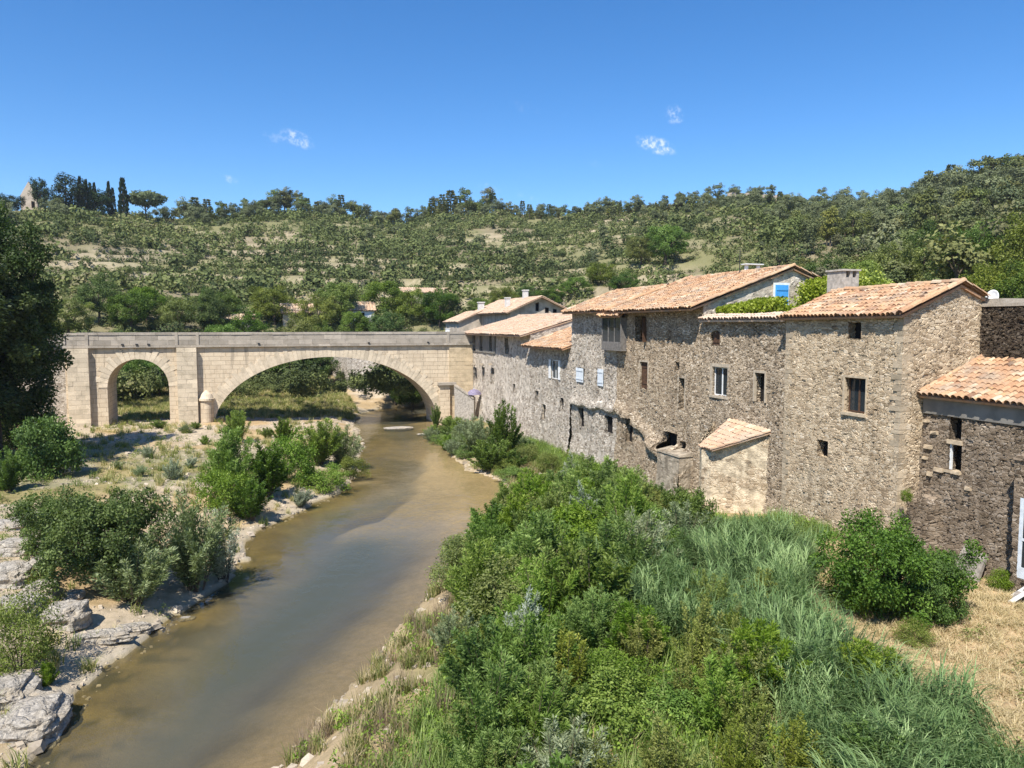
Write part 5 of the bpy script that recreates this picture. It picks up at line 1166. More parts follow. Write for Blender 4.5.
# ---- right bank far end shrubs
for (px, py, w, h, ms, lab) in ((504, 462, 42, 60, DS, 'dark weeping shrub climbing the foot of the lower house wall'), (478, 458, 46, 40, WI, 'reedy green shrub on the right bank near the bridge'), (455, 436, 34, 18, GS, 'low bright shrub at the foot of the sloping wall'),
        (492, 476, 56, 36, DS, 'dark shrub hanging over the water below the lower houses'), (526, 466, 30, 26, OL, 'yellow-green shrub at the wall foot left of the stained house'), (436, 428, 14, 24, DS, 'small dark shrub at the right springing of the large arch'), (470, 442, 34, 22, WI, 'pale green reedy shrub behind the bank shrubs'),
        (548, 474, 26, 28, OL, 'small olive shrub against the stained wall foot')):
    pshrub(px, py, w, h, ms, 'bush', lab, nat=(2.1, 2.1), push=.3)
for zi, P in enumerate(scatter(np.array([atZ(*q, .9) for q in ((424, 428), (450, 420), (528, 446), (545, 476), (505, 474), (470, 452), (440, 440))]), 1.9, 71)):
    if P[0] < 22.3: plant('bush', [DS, BG, WI, GS, OL][zi % 5], P[0], P[1], gz(*P) - .05, 1.05, .62, 'low green bush among the shrubs crowding the far part of the right bank', 'bush', 'low bushes of the far right bank')
# ---- right: dark fig bush, small ones
pshrub(893, 636, 134, 106, BIG, 'bush', 'large dark green round bush in front of the tall house', nat=NB)
pshrub(922, 630, 80, 78, BIG, 'bush', 'dark green bush grown into the right side of the large round bush', nat=NB)
pshrub(860, 622, 60, 70, BG, 'bush', 'lighter green bush leaning on the left side of the large round bush', nat=NB)
pshrub(912, 652, 48, 22, OL, 'bush', 'low bush tuft at the front foot of the large round bush', nat=NB)
pshrub(1002, 592, 34, 22, BG, 'bush', 'small green bush in the corner by the pale blue door', nat=NB, push=.2)
y_, z_ = atX(906, 497, XA - .15); plant('wall_plant', BG, XA - .1, y_, z_ - .2, .22, .28, 'tiny round plant growing out of the warm stone wall corner', 'plant')
# ---- the thicket on the right bank
ZT = 2.9
zones = [  # picture polygon of the canopy, spacing, meshes with weights, width, height, name, label, group
    ([(475, 500), (520, 470), (600, 470), (640, 500), (660, 560), (600, 620), (560, 640), (520, 600), (470, 570), (460, 540)], 1.4, [GS, GS, DS, BG, OL, GS], 1.15, .98, 'sapling', 'green sapling in the dense tall thicket between the river and the houses', 'saplings of the tall riverside thicket'),
    ([(560, 470), (630, 475), (700, 520), (690, 545), (640, 560), (590, 540)], 1.6, [DS, WI, GS, OL, BG, GS], 1.05, .78, 'sapling', 'green sapling in the dense tall thicket between the river and the houses', 'saplings of the tall riverside thicket'),
    ([(450, 590), (520, 600), (560, 650), (610, 768), (520, 850), (430, 850), (455, 760), (470, 700), (455, 640)], 1.2, [GS, BG, GS, GS, OS, GS, OL, GS, DS, WI], .9, .72, 'sapling', 'green sapling in the mixed thicket filling the bottom centre', 'saplings of the bottom centre thicket'),
    ([(690, 585), (730, 620), (790, 690), (820, 768), (830, 850), (740, 850), (710, 760), (690, 690), (670, 630)], 1.0, [OS, OS, OS, OS, GS], .8, .66, 'olive_shrub', 'tall yellowish olive-green shrub in the belt between the reeds', 'yellowish shrubs in the belt between the reeds'),
    ([(560, 640), (640, 600), (690, 680), (720, 768), (720, 860), (600, 850), (585, 740)], 1.9, [OS, GS, BG, GS], .85, .55, 'sapling', 'low sapling in the long grass of the bottom centre', 'low saplings in the long grass'),
    ([(700, 560), (800, 560), (880, 680), (1000, 768), (1000, 850), (860, 850), (800, 690)], 3.0, [GS, DS, OS, OL], .8, .55, 'sapling', 'green sapling poking out of the reed bed', 'saplings poking out of the reeds')]
for zi, (pts, sp, mm, w_, h_, nm, lab, grp) in enumerate(zones):
    rg = np.random.default_rng(500 + zi)
    for P in scatter(poly_world(pts, ZT), sp, 40 + zi):
        xr = banks(np.array([P[1]]))[1][0]
        if P[0] < xr + .9 or P[0] > 22: continue
        s = rg.uniform(.75, 1.3); e = min(1., .5 + (P[0] - xr) * .14)
        plant(nm, mm[int(rg.integers(0, len(mm)))], P[0], P[1], gz(*P) - .05, w_ * s, h_ * s * e * rg.uniform(.85, 1.2), lab, 'shrub', grp)
for (px, py, w, h) in ((520, 690, 62, 105), (585, 545, 44, 66), (552, 705, 50, 80), (575, 500, 34, 50), (610, 520, 36, 46)):
    pshrub(px, py, w, h, SI, 'silver_willow', 'slender silvery willow standing out pale in the green thicket', 'willow', 'silvery willows in the thicket', nat=(1.7, 2.4), push=.2)
pshrub(690, 545, 50, 55, BR, 'bush', 'dark rounded bush beside the left foot of the turret', nat=NB, push=.2)
pshrub(655, 520, 44, 36, DS, 'bush', 'dark green bush against the wall below the rounded stone bulge', nat=(2, 2.1), push=.2)
# ---- reeds: one mass
rg = np.random.default_rng(77)
def reed_clump(seed, n=30, H=1.45):
    rg = np.random.default_rng(seed); L = []
    a = rg.uniform(0, 6.28, n); r = .42 * np.sqrt(rg.random(n)); lean = np.array([.28, -.06, 0])
    for i in range(n):
        h = H * rg.uniform(.6, 1.05); b = np.array([r[i] * math.cos(a[i]), r[i] * math.sin(a[i]), 0]); k = 11
        ts = np.linspace(.3, 1., k); P = b + ts[:, None] * h * (np.array([0, 0, 1.]) + lean * ts[:, None] + rg.normal(0, .06, 3) * np.array([1, 1, 0]))
        V, Q, nn, sg = blades(rg, P, .42, .020, (.9, -.25, 0), .95, 3); L.append((V, Q, np.clip(rg.normal(.5, .17) + np.repeat(rg.normal(0, .15, nn), sg), 0, 1)))
    return cat3(L)
def field(base_list, P, sc, sz, seed, toff=.1, sink=.05):
    rg = np.random.default_rng(seed); out = []; k = rg.integers(0, len(base_list), len(P)); z = ground_z(P[:, 0], P[:, 1])[0] - sink
    for i, b in enumerate(base_list):
        m = k == i
        if not m.any(): continue
        n = int(m.sum()); s = sc * rg.uniform(.75, 1.25, n); out.append(merge(b, P[m, 0], P[m, 1], z[m], s, rg.uniform(-.5, .5, n) if sink == -1 else rg.uniform(0, 6.28, n), rg.normal(0, toff, n), s * sz * rg.uniform(.85, 1.15, n)))
    return out
RC = [reed_clump(s) for s in (1, 2, 3, 4)]
zr1 = poly_world([(600, 590), (590, 560), (640, 540), (700, 535), (775, 522), (812, 545), (800, 575), (810, 610), (840, 640), (880, 652), (930, 690), (990, 725), (1060, 790), (1100, 900), (850, 880), (825, 760), (780, 690), (720, 640)], 2.9)
Pr = scatter(zr1, .45, 9); Pr = Pr[(Pr[:, 0] < 21.6) & ~((Pr[:, 0] > 19.4) & (Pr[:, 1] > 27.5))]
Pr = Pr[fbm(Pr[:, 0] / 1.1, Pr[:, 1] / 1.1, 3.) > .36]
stuff('reed_bed', field(RC, Pr, 1., .82, 5, .22, .06), L_REED, 'blue-green wind-swept reed bed spreading from the turret to the bottom right corner', 'reeds')
# ---- undergrowth, grass, straw
def tuft(seed, n=34, H=.45, W=.02, R=.16, lean=(.1, 0, 0), curl=.55):
    rg = np.random.default_rng(seed); a = rg.uniform(0, 6.28, n); r = R * np.sqrt(rg.random(n)); P = np.stack([r * np.cos(a), r * np.sin(a), np.zeros(n)], -1)
    V, Q, nn, sg = blades(rg, P, H, W, lean, curl, 2); return V, Q, np.clip(.5 + np.repeat(rg.normal(0, .16, nn), sg), 0, 1)
def herb(seed, n=60, R=.2, H=.3, L=.07, W=.035):
    rg = np.random.default_rng(seed); V, Q, t = crown(rg, 7, n, (R, R, H * .5), .08, L, W, center=(0, 0, H * .5)); return V, Q, t
TF = [tuft(s) for s in (11, 12, 13)]; HB = [herb(s) for s in (21, 22, 23)]; ST = [tuft(s, 26, .32, .014, .22, (.2, 0, 0), .9) for s in (31, 32)]
rg = np.random.default_rng(88)
def cand(n, xr, yr): return np.stack([rg.uniform(*xr, n), rg.uniform(*yr, n)], -1)
P = cand(60000, (-8, 23), (9, 60)); xl, xr_ = banks(P[:, 1]); P = P[P[:, 0] > xr_ + .25]; xr_ = banks(P[:, 1])[1]; P = P[~((P[:, 0] > 19.6) & (P[:, 1] > 27.5) & (P[:, 1] < 34.5))]; xr_ = banks(P[:, 1])[1]
n1 = fbm(P[:, 0] / 2.6, P[:, 1] / 2.6, 5.); dist = P[:, 0] - xr_
dry = (P[:, 0] > 13.5) & (P[:, 1] < 24)
u = rg.random(len(P))
g = P[(~dry) & (u < np.where(dist < 3.8, .08, .34)) & (n1 > np.where(dist < 3.8, .5, .34))]; stuff('undergrowth', field(HB, g, 1.25, 1.1, 6, .16), L_BRIGHT, 'low green herbs covering the ground of the right bank', 'undergrowth')
g = P[(~dry) & (u > .5) & (u < np.where(dist < 4.4, .5 + .15 * (n1 > .44), .52))]; stuff('dry_grass', field(TF, g, 1.1, 1.1, 7, .2), L_GRASS, 'yellow and green grass tufts along the sandy right shore', 'grass')
LG = [tuft(s, 30, .62, .022, .2, (.25, -.1, 0), .55) for s in (51, 52, 53)]
g = P[(~dry) & (u > .70) & (u < .93) & (dist > 3.9)]; stuff('tall_grass', field(LG, g, 1.1, 1.1, 17, .16), L_LUSH, 'lush green long grass between the shrubs of the right bank', 'grass')
g = P[dry & (u > .3) & (u < .80)]; stuff('straw', field(ST, g, 1.1, .7, 8, .12), L_STRAW, 'dry straw lying over the clearing at the right edge', 'straw')
g = P[dry & (u < .035) & (n1 > .5)]; stuff('clearing_herbs', field(HB, g, 1.3, .8, 9, .16), L_OLIVE, 'scattered low weeds in the straw clearing at the right edge', 'weeds')
g = P[(~dry) & (u > .95) & (dist < 5) & (P[:, 1] < 40) & (n1 > .48)]; stuff('dry_weeds', field([tuft(s, 40, .7, .010, .2, (.05, 0, 0), .3) for s in (41, 42)], g, 1., 1., 10, .15), L_DEAD, 'brown dry weed stalks on the sandy right shore', 'weeds')
# left bank grass
P = cand(60000, (-40, 12), (14, 112)); xl, xr_ = banks(P[:, 1]); P = P[P[:, 0] < xl[:] - .2]; n1 = fbm(P[:, 0] / 4, P[:, 1] / 4, 5.); n3 = fbm(P[:, 0] / 14, P[:, 1] / 14, 7.); u = rg.random(len(P))
far = P[:, 1] > 84
g = P[(u < np.where(far, .5, .09)) & (far | (n1 > .5))]; stuff('bank_grass', field(TF, g, 1.3, 1.0, 11, .2), L_GRASS, 'dry yellow grass on the left bank and under the arches', 'grass')
g = P[(u > .93) & (n3 > .48)]; stuff('bank_herbs', field(HB, g, 1.2, 1., 12, .16), L_OLIVE, 'low green herbs dotted on the left bank', 'herbs')
P = cand(9000, (8, 60), (84, 112)); xl, xr_ = banks(P[:, 1]); P = P[P[:, 0] > xr_ + .5]; stuff('far_bank_grass', field(TF, P[:5000], 1.6, 1.2, 13, .2), L_GRASS, 'green and yellow grass on the far right bank beyond the bridge', 'grass')
# pebbles
def stone(seed):
    rg = np.random.default_rng(seed); V = np.array([(x, y, z) for z in (-1, 1) for y in (-1, 1) for x in (-1, 1)], float); V = V * rg.uniform(.55, 1., V.shape) * np.array([1, .8, .5]); V[4:, :2] *= .7
    return V, np.array([[0, 2, 3, 1], [4, 5, 7, 6], [0, 1, 5, 4], [1, 3, 7, 5], [3, 2, 6, 7], [2, 0, 4, 6]]), np.full(6, .5)
M_PEB = block_mat('pebble', (.50, .42, .32), .45)
P = cand(60000, (-34, 12), (12, 84)); xl, xr_ = banks(P[:, 1]); dl = xl - P[:, 0]; n1 = fbm(P[:, 0] / 3, P[:, 1] / 3, 5.); u = rg.random(len(P))
g = P[(dl > -.3) & (u < np.where(dl < 1.2, .6, .30 * (n1 < .56)))]; rr_ = np.clip(rg.lognormal(-2.7, .55, len(g)), .03, .28)
P2 = cand(30000, (-6, 20), (12, 60)); d2 = P2[:, 0] - banks(P2[:, 1])[1]; g2 = P2[(d2 > -.2) & (d2 < 3.4) & (rg.random(len(P2)) < .35 * np.exp(-np.abs(d2) / 1.6))]
g = np.concatenate([g, g2]); rr_ = np.concatenate([rr_, np.clip(rg.lognormal(-2.7, .6, len(g2)), .02, .3)]); L = []; ks = rg.integers(0, 5, len(g)); z = ground_z(g[:, 0], g[:, 1])[0]
for i in range(5):
    m = ks == i; L.append(merge(stone(200 + i), g[m, 0], g[m, 1], z[m], rr_[m], rg.uniform(0, 6.28, int(m.sum())), rg.normal(0, .25, int(m.sum()))))
stuff('pebbles', L, M_PEB, 'pale stones and gravel strewn over both banks', 'stones')
# ---- limestone rocks, lower left
def rock(x, y, z, s, seed, label, name='limestone_rock', rot=0., group=None, rough=.5):
    bm = bmesh.new(); bmesh.ops.create_icosphere(bm, subdivisions=5, radius=1.); me = bpy.data.meshes.new(name); bm.to_mesh(me); bm.free()
    n = len(me.vertices); co = np.empty(n * 3); me.vertices.foreach_get('co', co); co = co.reshape(-1, 3)
    d = unit(co); b = np.sign(co) * np.abs(co) ** .62; k = seed * 3.7
    r = 1 + rough * (fbm(d[:, 0] * 1.6 + k, d[:, 1] * 1.6, d[:, 2] * 1.6, 5) - .5) * 1.6; r -= .10 * np.abs(np.sin(b[:, 2] * 5 + 3 * fbm(d[:, 0] * 2 + k, d[:, 1] * 2, 1., 3)))
    co = b * r[:, None] * np.array(s); c, sn = math.cos(rot), math.sin(rot); co = np.stack([co[:, 0] * c - co[:, 1] * sn, co[:, 0] * sn + co[:, 1] * c, co[:, 2]], -1)
    me.vertices.foreach_set('co', co.ravel()); me.update(); me.materials.append(M_ROCK)
    o = link(tag(bpy.data.objects.new(name, me), label, 'rock', group)); o.location = (x, y, z); return o
for i, (px, py, w, dp, h, lab) in enumerate(((62, 626, 44, .8, .55, 'pale grey rounded rock just above the orange ledge on the left bank'), (98, 642, 66, .35, .22, 'long orange-tinted rock ledge at the left water edge'), (128, 634, 42, .3, .2, 'pale flat rock at the tip of the orange ledge under the willow'),
        (30, 735, 70, 1.1, .50, 'big slanting grey rock ledge in the bottom left corner'), (5, 705, 50, .8, .40, 'pale flat rock behind the slanting ledge at the left edge'), (15, 620, 46, .8, .45, 'grey jagged rock above the olive bush'),
        (8, 585, 44, .7, .5, 'dark cracked rock at the left edge below the pale slabs'), (38, 598, 30, .5, .4, 'small jagged rock left of the large dark bush'), (15, 553, 44, .8, .35, 'pale layered slab left of the large dark bush'), (5, 530, 50, .8, .3, 'flat pale slab at the left edge above the layered slab'),
        (28, 520, 34, .6, .25, 'thin pale slab behind the large dark bush'), (40, 572, 26, .5, .35, 'dark small boulder touching the large dark bush'), (72, 603, 22, .35, .25, 'little pale boulder under the willow foliage'), (25, 462, 26, .5, .3, 'pale boulder in the shade by the green bush'), (186, 621, 16, .22, .07, 'flat brown stone just out of the shallow water'))):
    x, y, z, dep = hit(px, py); W_ = w * dep / FPX / 2; rock(x, y + dp * .5, z + h * .15, (W_, dp, h), i + 1, lab, rot=rng.uniform(-.4, .1))
x, y = atZ(398, 428, 0); rock(x, y, 0, (1.5, .8, .12), 31, 'small pale gravel islet in the river in front of the large arch', rough=.3)
x, y = atZ(428, 434, 0); rock(x, y, 0, (1.1, .4, .08), 32, 'thin pale gravel spit right of the islet', rough=.3)
# leaning slab and small debris at the annex foot
ya, yb = atX(986, 562, 22.9)[0], atX(958, 556, 22.9)[0]; zb = gz(22.6, (ya + yb) / 2) - .1; mb = MB(); mb.hexa([(22.45, ya, zb), (22.6, ya, zb), (22.6, yb, zb), (22.45, yb, zb), (23.02, ya + .1, zb + .95), (23.12, ya + .1, zb + .95), (23.12, yb - .15, zb + 1.15), (23.02, yb - .15, zb + 1.15)]); tag(mb.build('stone_slab', plain('grey_slab', (.24, .21, .175), .9, .3)), 'grey stone slab leaning against the foot of the annex wall', 'slab')
x, y, z, dep = hit(960, 590); mb = MB()
for k in range(3): mb.hexa([(x - .5, y - .1 + k * .06, z + k * .05), (x + .4, y - .15 + k * .06, z + k * .05), (x + .4, y + .1, z + .02 + k * .05), (x - .5, y + .1, z + .02 + k * .05), (x - .5, y - .1 + k * .06, z + .04 + k * .05), (x + .4, y - .15 + k * .06, z + .05 + k * .05), (x + .4, y + .1, z + .06 + k * .05), (x - .5, y + .1, z + .06 + k * .05)])
tag(mb.build('board', M_GWOOD), 'grey boards lying on the straw beside the large round bush', 'boards')
# white wooden steps, right edge
x0, y0, z0, dep = hit(1005, 602); rt = empty('wooden_steps', (x0, y0, z0), 'short white wooden steps leading up towards the pale blue door', 'steps')
d = np.array([.35, -.6, 0]); d /= np.linalg.norm(d); s = np.array([.85, .5, 0]); s /= np.linalg.norm(s); b = np.array([x0, y0, z0 - .05])
for q in (0, .8):
    mb = MB(); p = b + s * q; e = p + d * 1.1 + np.array([0, 0, 1.15]); w = s * .05
    mb.hexa([p, p + w, p + w + d * .16, p + d * .16, e, e + w, e + w + d * .16, e + d * .16]); mb.build('stringer', M_WHITE, rt)
for k in range(4):
    mb = MB(); p = b + d * (1.1 * (k + .7) / 4.4) + np.array([0, 0, 1.15 * (k + .7) / 4.4]) + s * .053; a = s * .745; c = d * .24; u_ = np.array([0, 0, .035]); mb.hexa([p, p + a, p + a + c, p + c, p + u_, p + a + u_, p + a + c + u_, p + c + u_]); mb.build('tread', M_GWOOD, rt)
# ---- vine on the terrace and green behind the chimney
rg = np.random.default_rng(12); L = []
n = 22000; xx = rg.uniform(XF + .5, XF + 8.6, n); zz = 10.6 + rg.random(n) ** .7 * (.75 + (xx - XF - .5) * .20 + .5 * sstep(5.2, 6., xx - XF)) + .25 * (fbm(xx / 1.1, 3., 2.) - .4); yy = M0 - .25 - np.abs(rg.normal(0, .6, n)) - 1.2 * rg.random(n) * sstep(0, 3, xx - XF)
keep = ~((xx > X0 - .75) & (xx < X1 + .15) & (zz > Z0 - .12)); P = np.stack([xx, yy, zz], -1)[keep]; n = len(P)
V, Q = leafq(P, rg.normal(0, 1, (n, 3)) + np.array([-.2, -1, .4]), .15, .13, rg, .1); t = np.clip(.35 + .45 * fbm(P[:, 0] / .7, P[:, 1] / .7, P[:, 2] / .5, 3) + rg.normal(0, .16, n), 0, 1)
o = link(tag(bpy.data.objects.new('climbing_vine', mkmesh('climbing_vine', V, Q, L_VINE, tint=t)), 'yellow-green climbing vine covering the gable above the grey house terrace', 'vine'))
V, Q, t = crown(np.random.default_rng(4), 60, 9000, (3.2, 1.4, 1.1), .5, .16, .13, center=(0, 0, 0)); x, y = 30.6, 35.6
o = link(tag(bpy.data.objects.new('climbing_vine', mkmesh('climbing_vine', V, Q, L_VINE, tint=t)), 'yellow-green vine mound behind the chimney of the tall house', 'vine')); o.location = (33.2, 35.5, 12.2)

# ================================================================ hillside
def pine_mesh(name, seed, mat, H=8., R=2.4, ncl=26, nl=520, kind='round'):
    rg = np.random.default_rng(seed)
    if kind == 'round': V, Q, t = crown(rg, ncl, nl * 3, (R, R, H * .36), 1.0, .48, .34, nz=.4, tn=.08, center=(0, 0, H * .64), lump=.5, shell=.45, flat=.7)
    elif kind == 'cypress':
        n = nl; h = rg.random(n); r = R * (np.sin(np.clip(h, .02, 1) ** .7 * math.pi) * .9 + .12) * rg.uniform(.5, 1, n); a = rg.uniform(0, 6.28, n); P = np.stack([r * np.cos(a), r * np.sin(a), .3 + h * H * .96], -1)
        V, Q = leafq(P, np.stack([np.cos(a) * .4, np.sin(a) * .4, np.ones(n)], -1), .8, .35, rg); t = np.clip(rg.normal(.5, .2, n), 0, 1)
    elif kind == 'dense': V, Q, t = crown(rg, ncl * 2, nl * 4, (R, R, H * .48), 1.15, .5, .34, center=(0, 0, H * .52), lump=.3, shell=.45, nz=.4)
    elif kind == 'umbrella': V, Q, t = crown(rg, 60, nl * 3, (R, R, H * .19), .9, .6, .4, nz=.35, center=(0, 0, H * .80), lump=.1, shell=.6, flat=.6)
    else:
        n = nl; h = rg.random(n) ** .8; lay = np.floor(h * 9) / 9; r = R * (1 - lay) ** .8 * rg.uniform(.2, 1.05, n) + .2; a = rg.uniform(0, 6.28, n); P = np.stack([r * np.cos(a), r * np.sin(a), H * .1 + (lay * .6 + h * .4) * H * .88], -1)
        V, Q = leafq(P, np.stack([np.cos(a), np.sin(a), .3 * np.ones(n)], -1) + rg.normal(0, .3, (n, 3)), .9, .45, rg); t = np.clip(rg.normal(.5, .2, n), 0, 1)
    mb = MB(); mb.tube([(0, 0, -1), (.1, 0, H * .5), (0, 0, H * .85)], [.22, .16, .05], 5, .5, 1)
    for i in range(4): a = rg.uniform(0, 6.28); mb.tube([(0, 0, H * .45), (math.cos(a) * R * .5, math.sin(a) * R * .5, H * .7)], [.1, .03], 4, .5, 1)
    nq = len(Q); V2, Q2 = np.concatenate(mb.V), np.concatenate(mb.Q)
    me = mkmesh(name, np.concatenate([V, V2]), np.concatenate([Q, Q2 + len(V)]), [mat, M_BARK], tint=np.concatenate([t, np.full(len(Q2), .5)]), mi=np.concatenate([np.zeros(nq, int), np.ones(len(Q2), int)]))
    return me, (V, Q, t)
PM = [pine_mesh('pine%d' % i, 300 + i, L_PINE, H=7.5 + (i % 3), R=2.2 + .3 * (i % 2)) for i in range(5)]
TALL = [pine_mesh('tall%d' % i, 320 + i, L_PINE, kind='cone', H=9, R=1.9, nl=480) for i in range(2)]
DK = [pine_mesh('dark%d' % i, 330 + i, L_DPINE, H=11, R=3.2, nl=900, ncl=34, kind='dense') for i in range(2)]
CY = [pine_mesh('cyp%d' % i, 340 + i, L_DPINE, kind='cypress', H=9, R=.8, nl=500) for i in range(2)]
UM = [pine_mesh('umb', 350, L_PINE, kind='umbrella', H=8, R=4.6, nl=1300)]
def hz(x, y): return float(hill(np.array([x]), np.array([y]))[0][0])
def htree(name, me, x, y, s, label, cat, group=None, sz=None):
    o = link(tag(bpy.data.objects.new(name, me), label, cat, group)); o.location = (x, y, hz(x, y) - .2); o.rotation_euler.z = rng.uniform(0, 6.28); o.scale = (s, s, sz or s); return o
def toph(px, ytop, r):   # height a tree at this azimuth needs to reach picture row ytop
    x, y = at_az(px, r); return x, y, CAMH + (325.5 - ytop) / FPX * (x * math.sin(YAW) + y * math.cos(YAW)) - hz(x, y)
for (px, yt, w, r, lab) in ((48, 181, 14, 287, 'dark pine right beside the hilltop chapel'), (73, 176, 27, 282, 'biggest dark pine on the left hilltop'), (90, 184, 14, 286, 'dark pine between the biggest pine and the cypresses'), (14, 196, 14, 290, 'grey-green tree on the hilltop left of the chapel'), (24, 198, 12, 286, 'smaller grey-green tree close to the chapel on its left'), (108, 192, 16, 284, 'low dark pine behind the row of cypresses')):
    x, y, h_ = toph(px, yt, r); htree('dark_pine', DK[int(px) % 2][0], x, y, w * r / FPX / 6.8, lab, 'pine tree', sz=h_ / 11)
for i, (px, yt) in enumerate(((87, 180), (93, 183), (97, 186), (101, 186), (115, 185), (119, 191))):
    x, y, h_ = toph(px, yt, 284); htree('cypress', CY[i % 2][0], x, y, .95, 'slender dark cypress in the row along the left hilltop', 'cypress', 'row of cypresses on the left hilltop', sz=h_ / 9)
x, y, h_ = toph(129, 182, 280); htree('cypress', CY[0][0], x, y, 1.7, 'pointed dark cypress standing apart, left of the umbrella pine', 'cypress', sz=h_ / 9)
x, y, h_ = toph(151, 194, 282); htree('umbrella_pine', UM[0][0], x, y, 32 * 282 / FPX / 9.2, 'umbrella pine with a wide flat crown on the left hilltop', 'pine tree', sz=h_ / 8)
rg = np.random.default_rng(21); cnt = 0
SKT = np.array([(-60, 205), (180, 206), (190, 196), (205, 192), (215, 205), (235, 205), (260, 200), (290, 188), (310, 196), (330, 202), (352, 197), (372, 210), (400, 210), (415, 213), (425, 203), (440, 194), (460, 191), (500, 196), (520, 202), (535, 208), (555, 205), (575, 203), (600, 206), (625, 200), (645, 196), (660, 200), (690, 190), (700, 198), (725, 206), (745, 205), (775, 190), (800, 205), (845, 203), (890, 198), (915, 178), (935, 172), (970, 165), (1024, 155), (1200, 140)], float)
pos = []
px = -40.
while px < 1110:
    if not (4 < px < 160):
        for _ in range(1): pos.append((px + rg.uniform(-2, 2), None, rg.uniform(.955, .995)))
    px += rg.uniform(5, 9)
for px, _, f in pos:
    a = YAW + math.atan((px - 512) / FPX); r = float(ridge_r(np.array(a))) * f
    if 728 < px < 772 and rg.random() < .75: continue
    x, y, h_ = toph(px, np.interp(px, SKT[:, 0], SKT[:, 1]) + rg.uniform(-2, 9), r); h_ = float(np.clip(h_, 3., 11)); k = int(rg.integers(0, 7)); me = (PM + TALL)[k][0]; cnt += 1
    htree('pine', me, x, y, h_ / 8 * rg.uniform(.85, 1.15), 'green pine in the line of trees along the skyline', 'pine tree', 'pines along the skyline', sz=h_ / 8.3)
C = cand(26000, (-330, 420), (60, 380)); r = np.hypot(C[:, 0], C[:, 1]); a = np.arctan2(C[:, 0], C[:, 1]); pxs = 512 + FPX * np.tan(np.clip(a - YAW, -1.2, 1.2)); t = hill(C[:, 0], C[:, 1])[1]
vis = (pxs > -260) & (pxs < 1280) & (t > .02) & (t < 1.03) & (np.abs(a - YAW) < .95); C, t, pxs, a, r = C[vis], t[vis], pxs[vis], a[vis], r[vis]
fn = fbm(C[:, 0] / 55, C[:, 1] / 55, 31.); dens = np.clip(sstep(.84, .97, t) * .75 * sstep(165, 260, pxs) + sstep(690, 900, pxs) * .9 + sstep(560, 760, pxs) * .35 * sstep(.5, .8, t) + .25 * sstep(.52, .66, fn) * sstep(.5, .8, t), .012, 1)
sel = rg.random(len(C)) < dens * .32
for (px0, px1, t0, t1) in ((640, 690, 0, .3),): sel &= ~((pxs > px0) & (pxs < px1) & (t > t0) & (t < t1))
F_, tF, pF, rF = C[sel], t[sel], pxs[sel], r[sel]; inv = (pF > -10) & (pF < 1034); order = np.argsort(rF + np.where(inv, 0, 1e4)); NI = 300 - cnt - 4
sun_ = []
k = rg.integers(0, 5, len(F_)); sc_ = np.clip(rg.lognormal(-.02, .25, len(F_)), .55, 1.5) * np.where(pF > 880, .80, .62)
for j, i in enumerate(order[:NI]): htree('pine', PM[k[i]][0], F_[i, 0], F_[i, 1], sc_[i], 'round crowned green pine scattered over the hillside below the skyline', 'pine tree', 'pines scattered over the hillside', sz=sc_[i] * rg.uniform(.8, 1.05))
rest = order[NI:]; z = hill(F_[:, 0], F_[:, 1])[0]; L = []
for q in range(5):
    m = rest[k[rest] == q]; b = PM[q][1]; L.append(merge(b, F_[m, 0], F_[m, 1], z[m] - .2, sc_[m], rg.uniform(0, 6.28, len(m)), rg.normal(0, .12, len(m)), sc_[m] * .95))
stuff('hillside_wood', L, L_PINE, 'mass of pines covering the far right hillside and the upper slopes', 'wood'); print('pines', cnt, len(F_), len(rest))
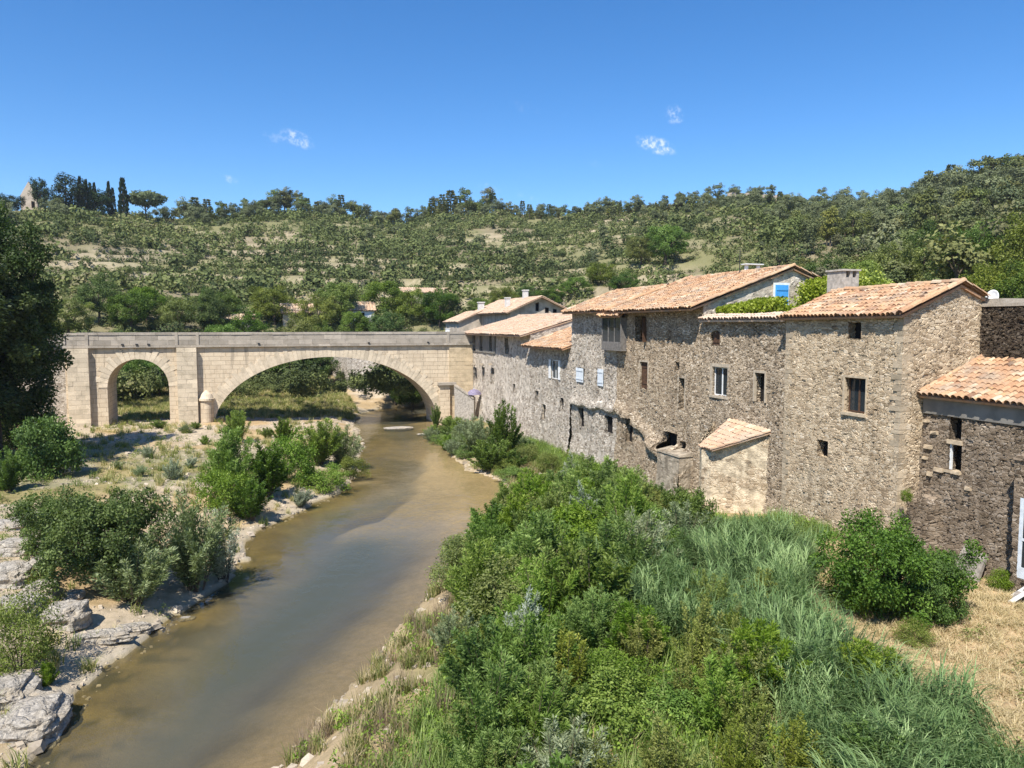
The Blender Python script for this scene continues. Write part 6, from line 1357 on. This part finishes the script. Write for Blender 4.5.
# scrub
def scrub(seed, nl_=84, L_=.38):
    rg = np.random.default_rng(seed); V, Q, t = crown(rg, 8, nl_, (1., 1., .75), .5, L_, L_ * .8, nz=.35, tn=.08, center=(0, 0, .45), lump=.3, shell=.45); return V, Q, t
SB = [scrub(s) for s in range(400, 406)]
C = cand(90000, (-330, 420), (60, 380)); r = np.hypot(C[:, 0], C[:, 1]); a = np.arctan2(C[:, 0], C[:, 1]); pxs = 512 + FPX * np.tan(np.clip(a - YAW, -1.2, 1.2)); t = hill(C[:, 0], C[:, 1])[1]
n1 = fbm(C[:, 0] / 11, C[:, 1] / 11, 12., 4); n2 = fbm(C[:, 0] / 30, C[:, 1] / 30, 14.)
keep = (pxs > -230) & (pxs < 1250) & (t > -.12) & (t < 1.02) & (np.abs(a - YAW) < .92) & (rg.random(len(C)) < np.clip(sstep(.33, .47, n1) * .95, .20, 1)); C, r, n2, n1 = C[keep], r[keep], n2[keep], n1[keep]
z = hill(C[:, 0], C[:, 1])[0]; s_ = np.clip(rg.lognormal(-.26, .5, len(C)) * (.55 + 1.1 * fbm(C[:, 0] / 16, C[:, 1] / 16, 55.)), .3, 2.6); k = rg.integers(0, 6, len(C)); L = []; to = (n2 - .5) * 1.2 + (fbm(C[:, 0] / 7, C[:, 1] / 7, 61.) - .5) * .7 + rg.normal(0, .12, len(C)) - .04
SN = [scrub(s, 420, .19) for s in range(420, 426)]; nr_ = r < 150
for q in range(6): m = (k == q) & nr_; L.append(merge(SN[q], C[m, 0], C[m, 1], z[m] - .1, s_[m], rg.uniform(0, 6.28, int(m.sum())), to[m], s_[m] * rg.uniform(.8, 1.2, int(m.sum()))))
for q in range(6): m = (k == q) & ~nr_; L.append(merge(SB[q], C[m, 0], C[m, 1], z[m] - .1, s_[m], rg.uniform(0, 6.28, int(m.sum())), to[m], s_[m] * rg.uniform(.8, 1.2, int(m.sum()))))
stuff('hillside_scrub', L, L_SCRUB, 'green and brownish scrub covering the terraced hillside', 'scrub'); print('scrub', len(C))
print('objects', len(bpy.data.objects), 'tris', sum(len(o.data.polygons) for o in bpy.data.objects if o.type == 'MESH'))

# ---- a trace of summer haze
hb = MB(); hb.box(-1150, 1150, -1150, 1150, -3.5, 135); hm, nt = new_mat('haze_air')
hv = N(nt, 'ShaderNodeVolumePrincipled', Color=(.85, .91, 1., 1), Density=.00012, Anisotropy=.2); nt.links.new(hv.outputs[0], N(nt, 'ShaderNodeOutputMaterial').inputs['Volume'])
tag(hb.build('haze', hm), 'thin summer haze', 'haze', kind='stuff')
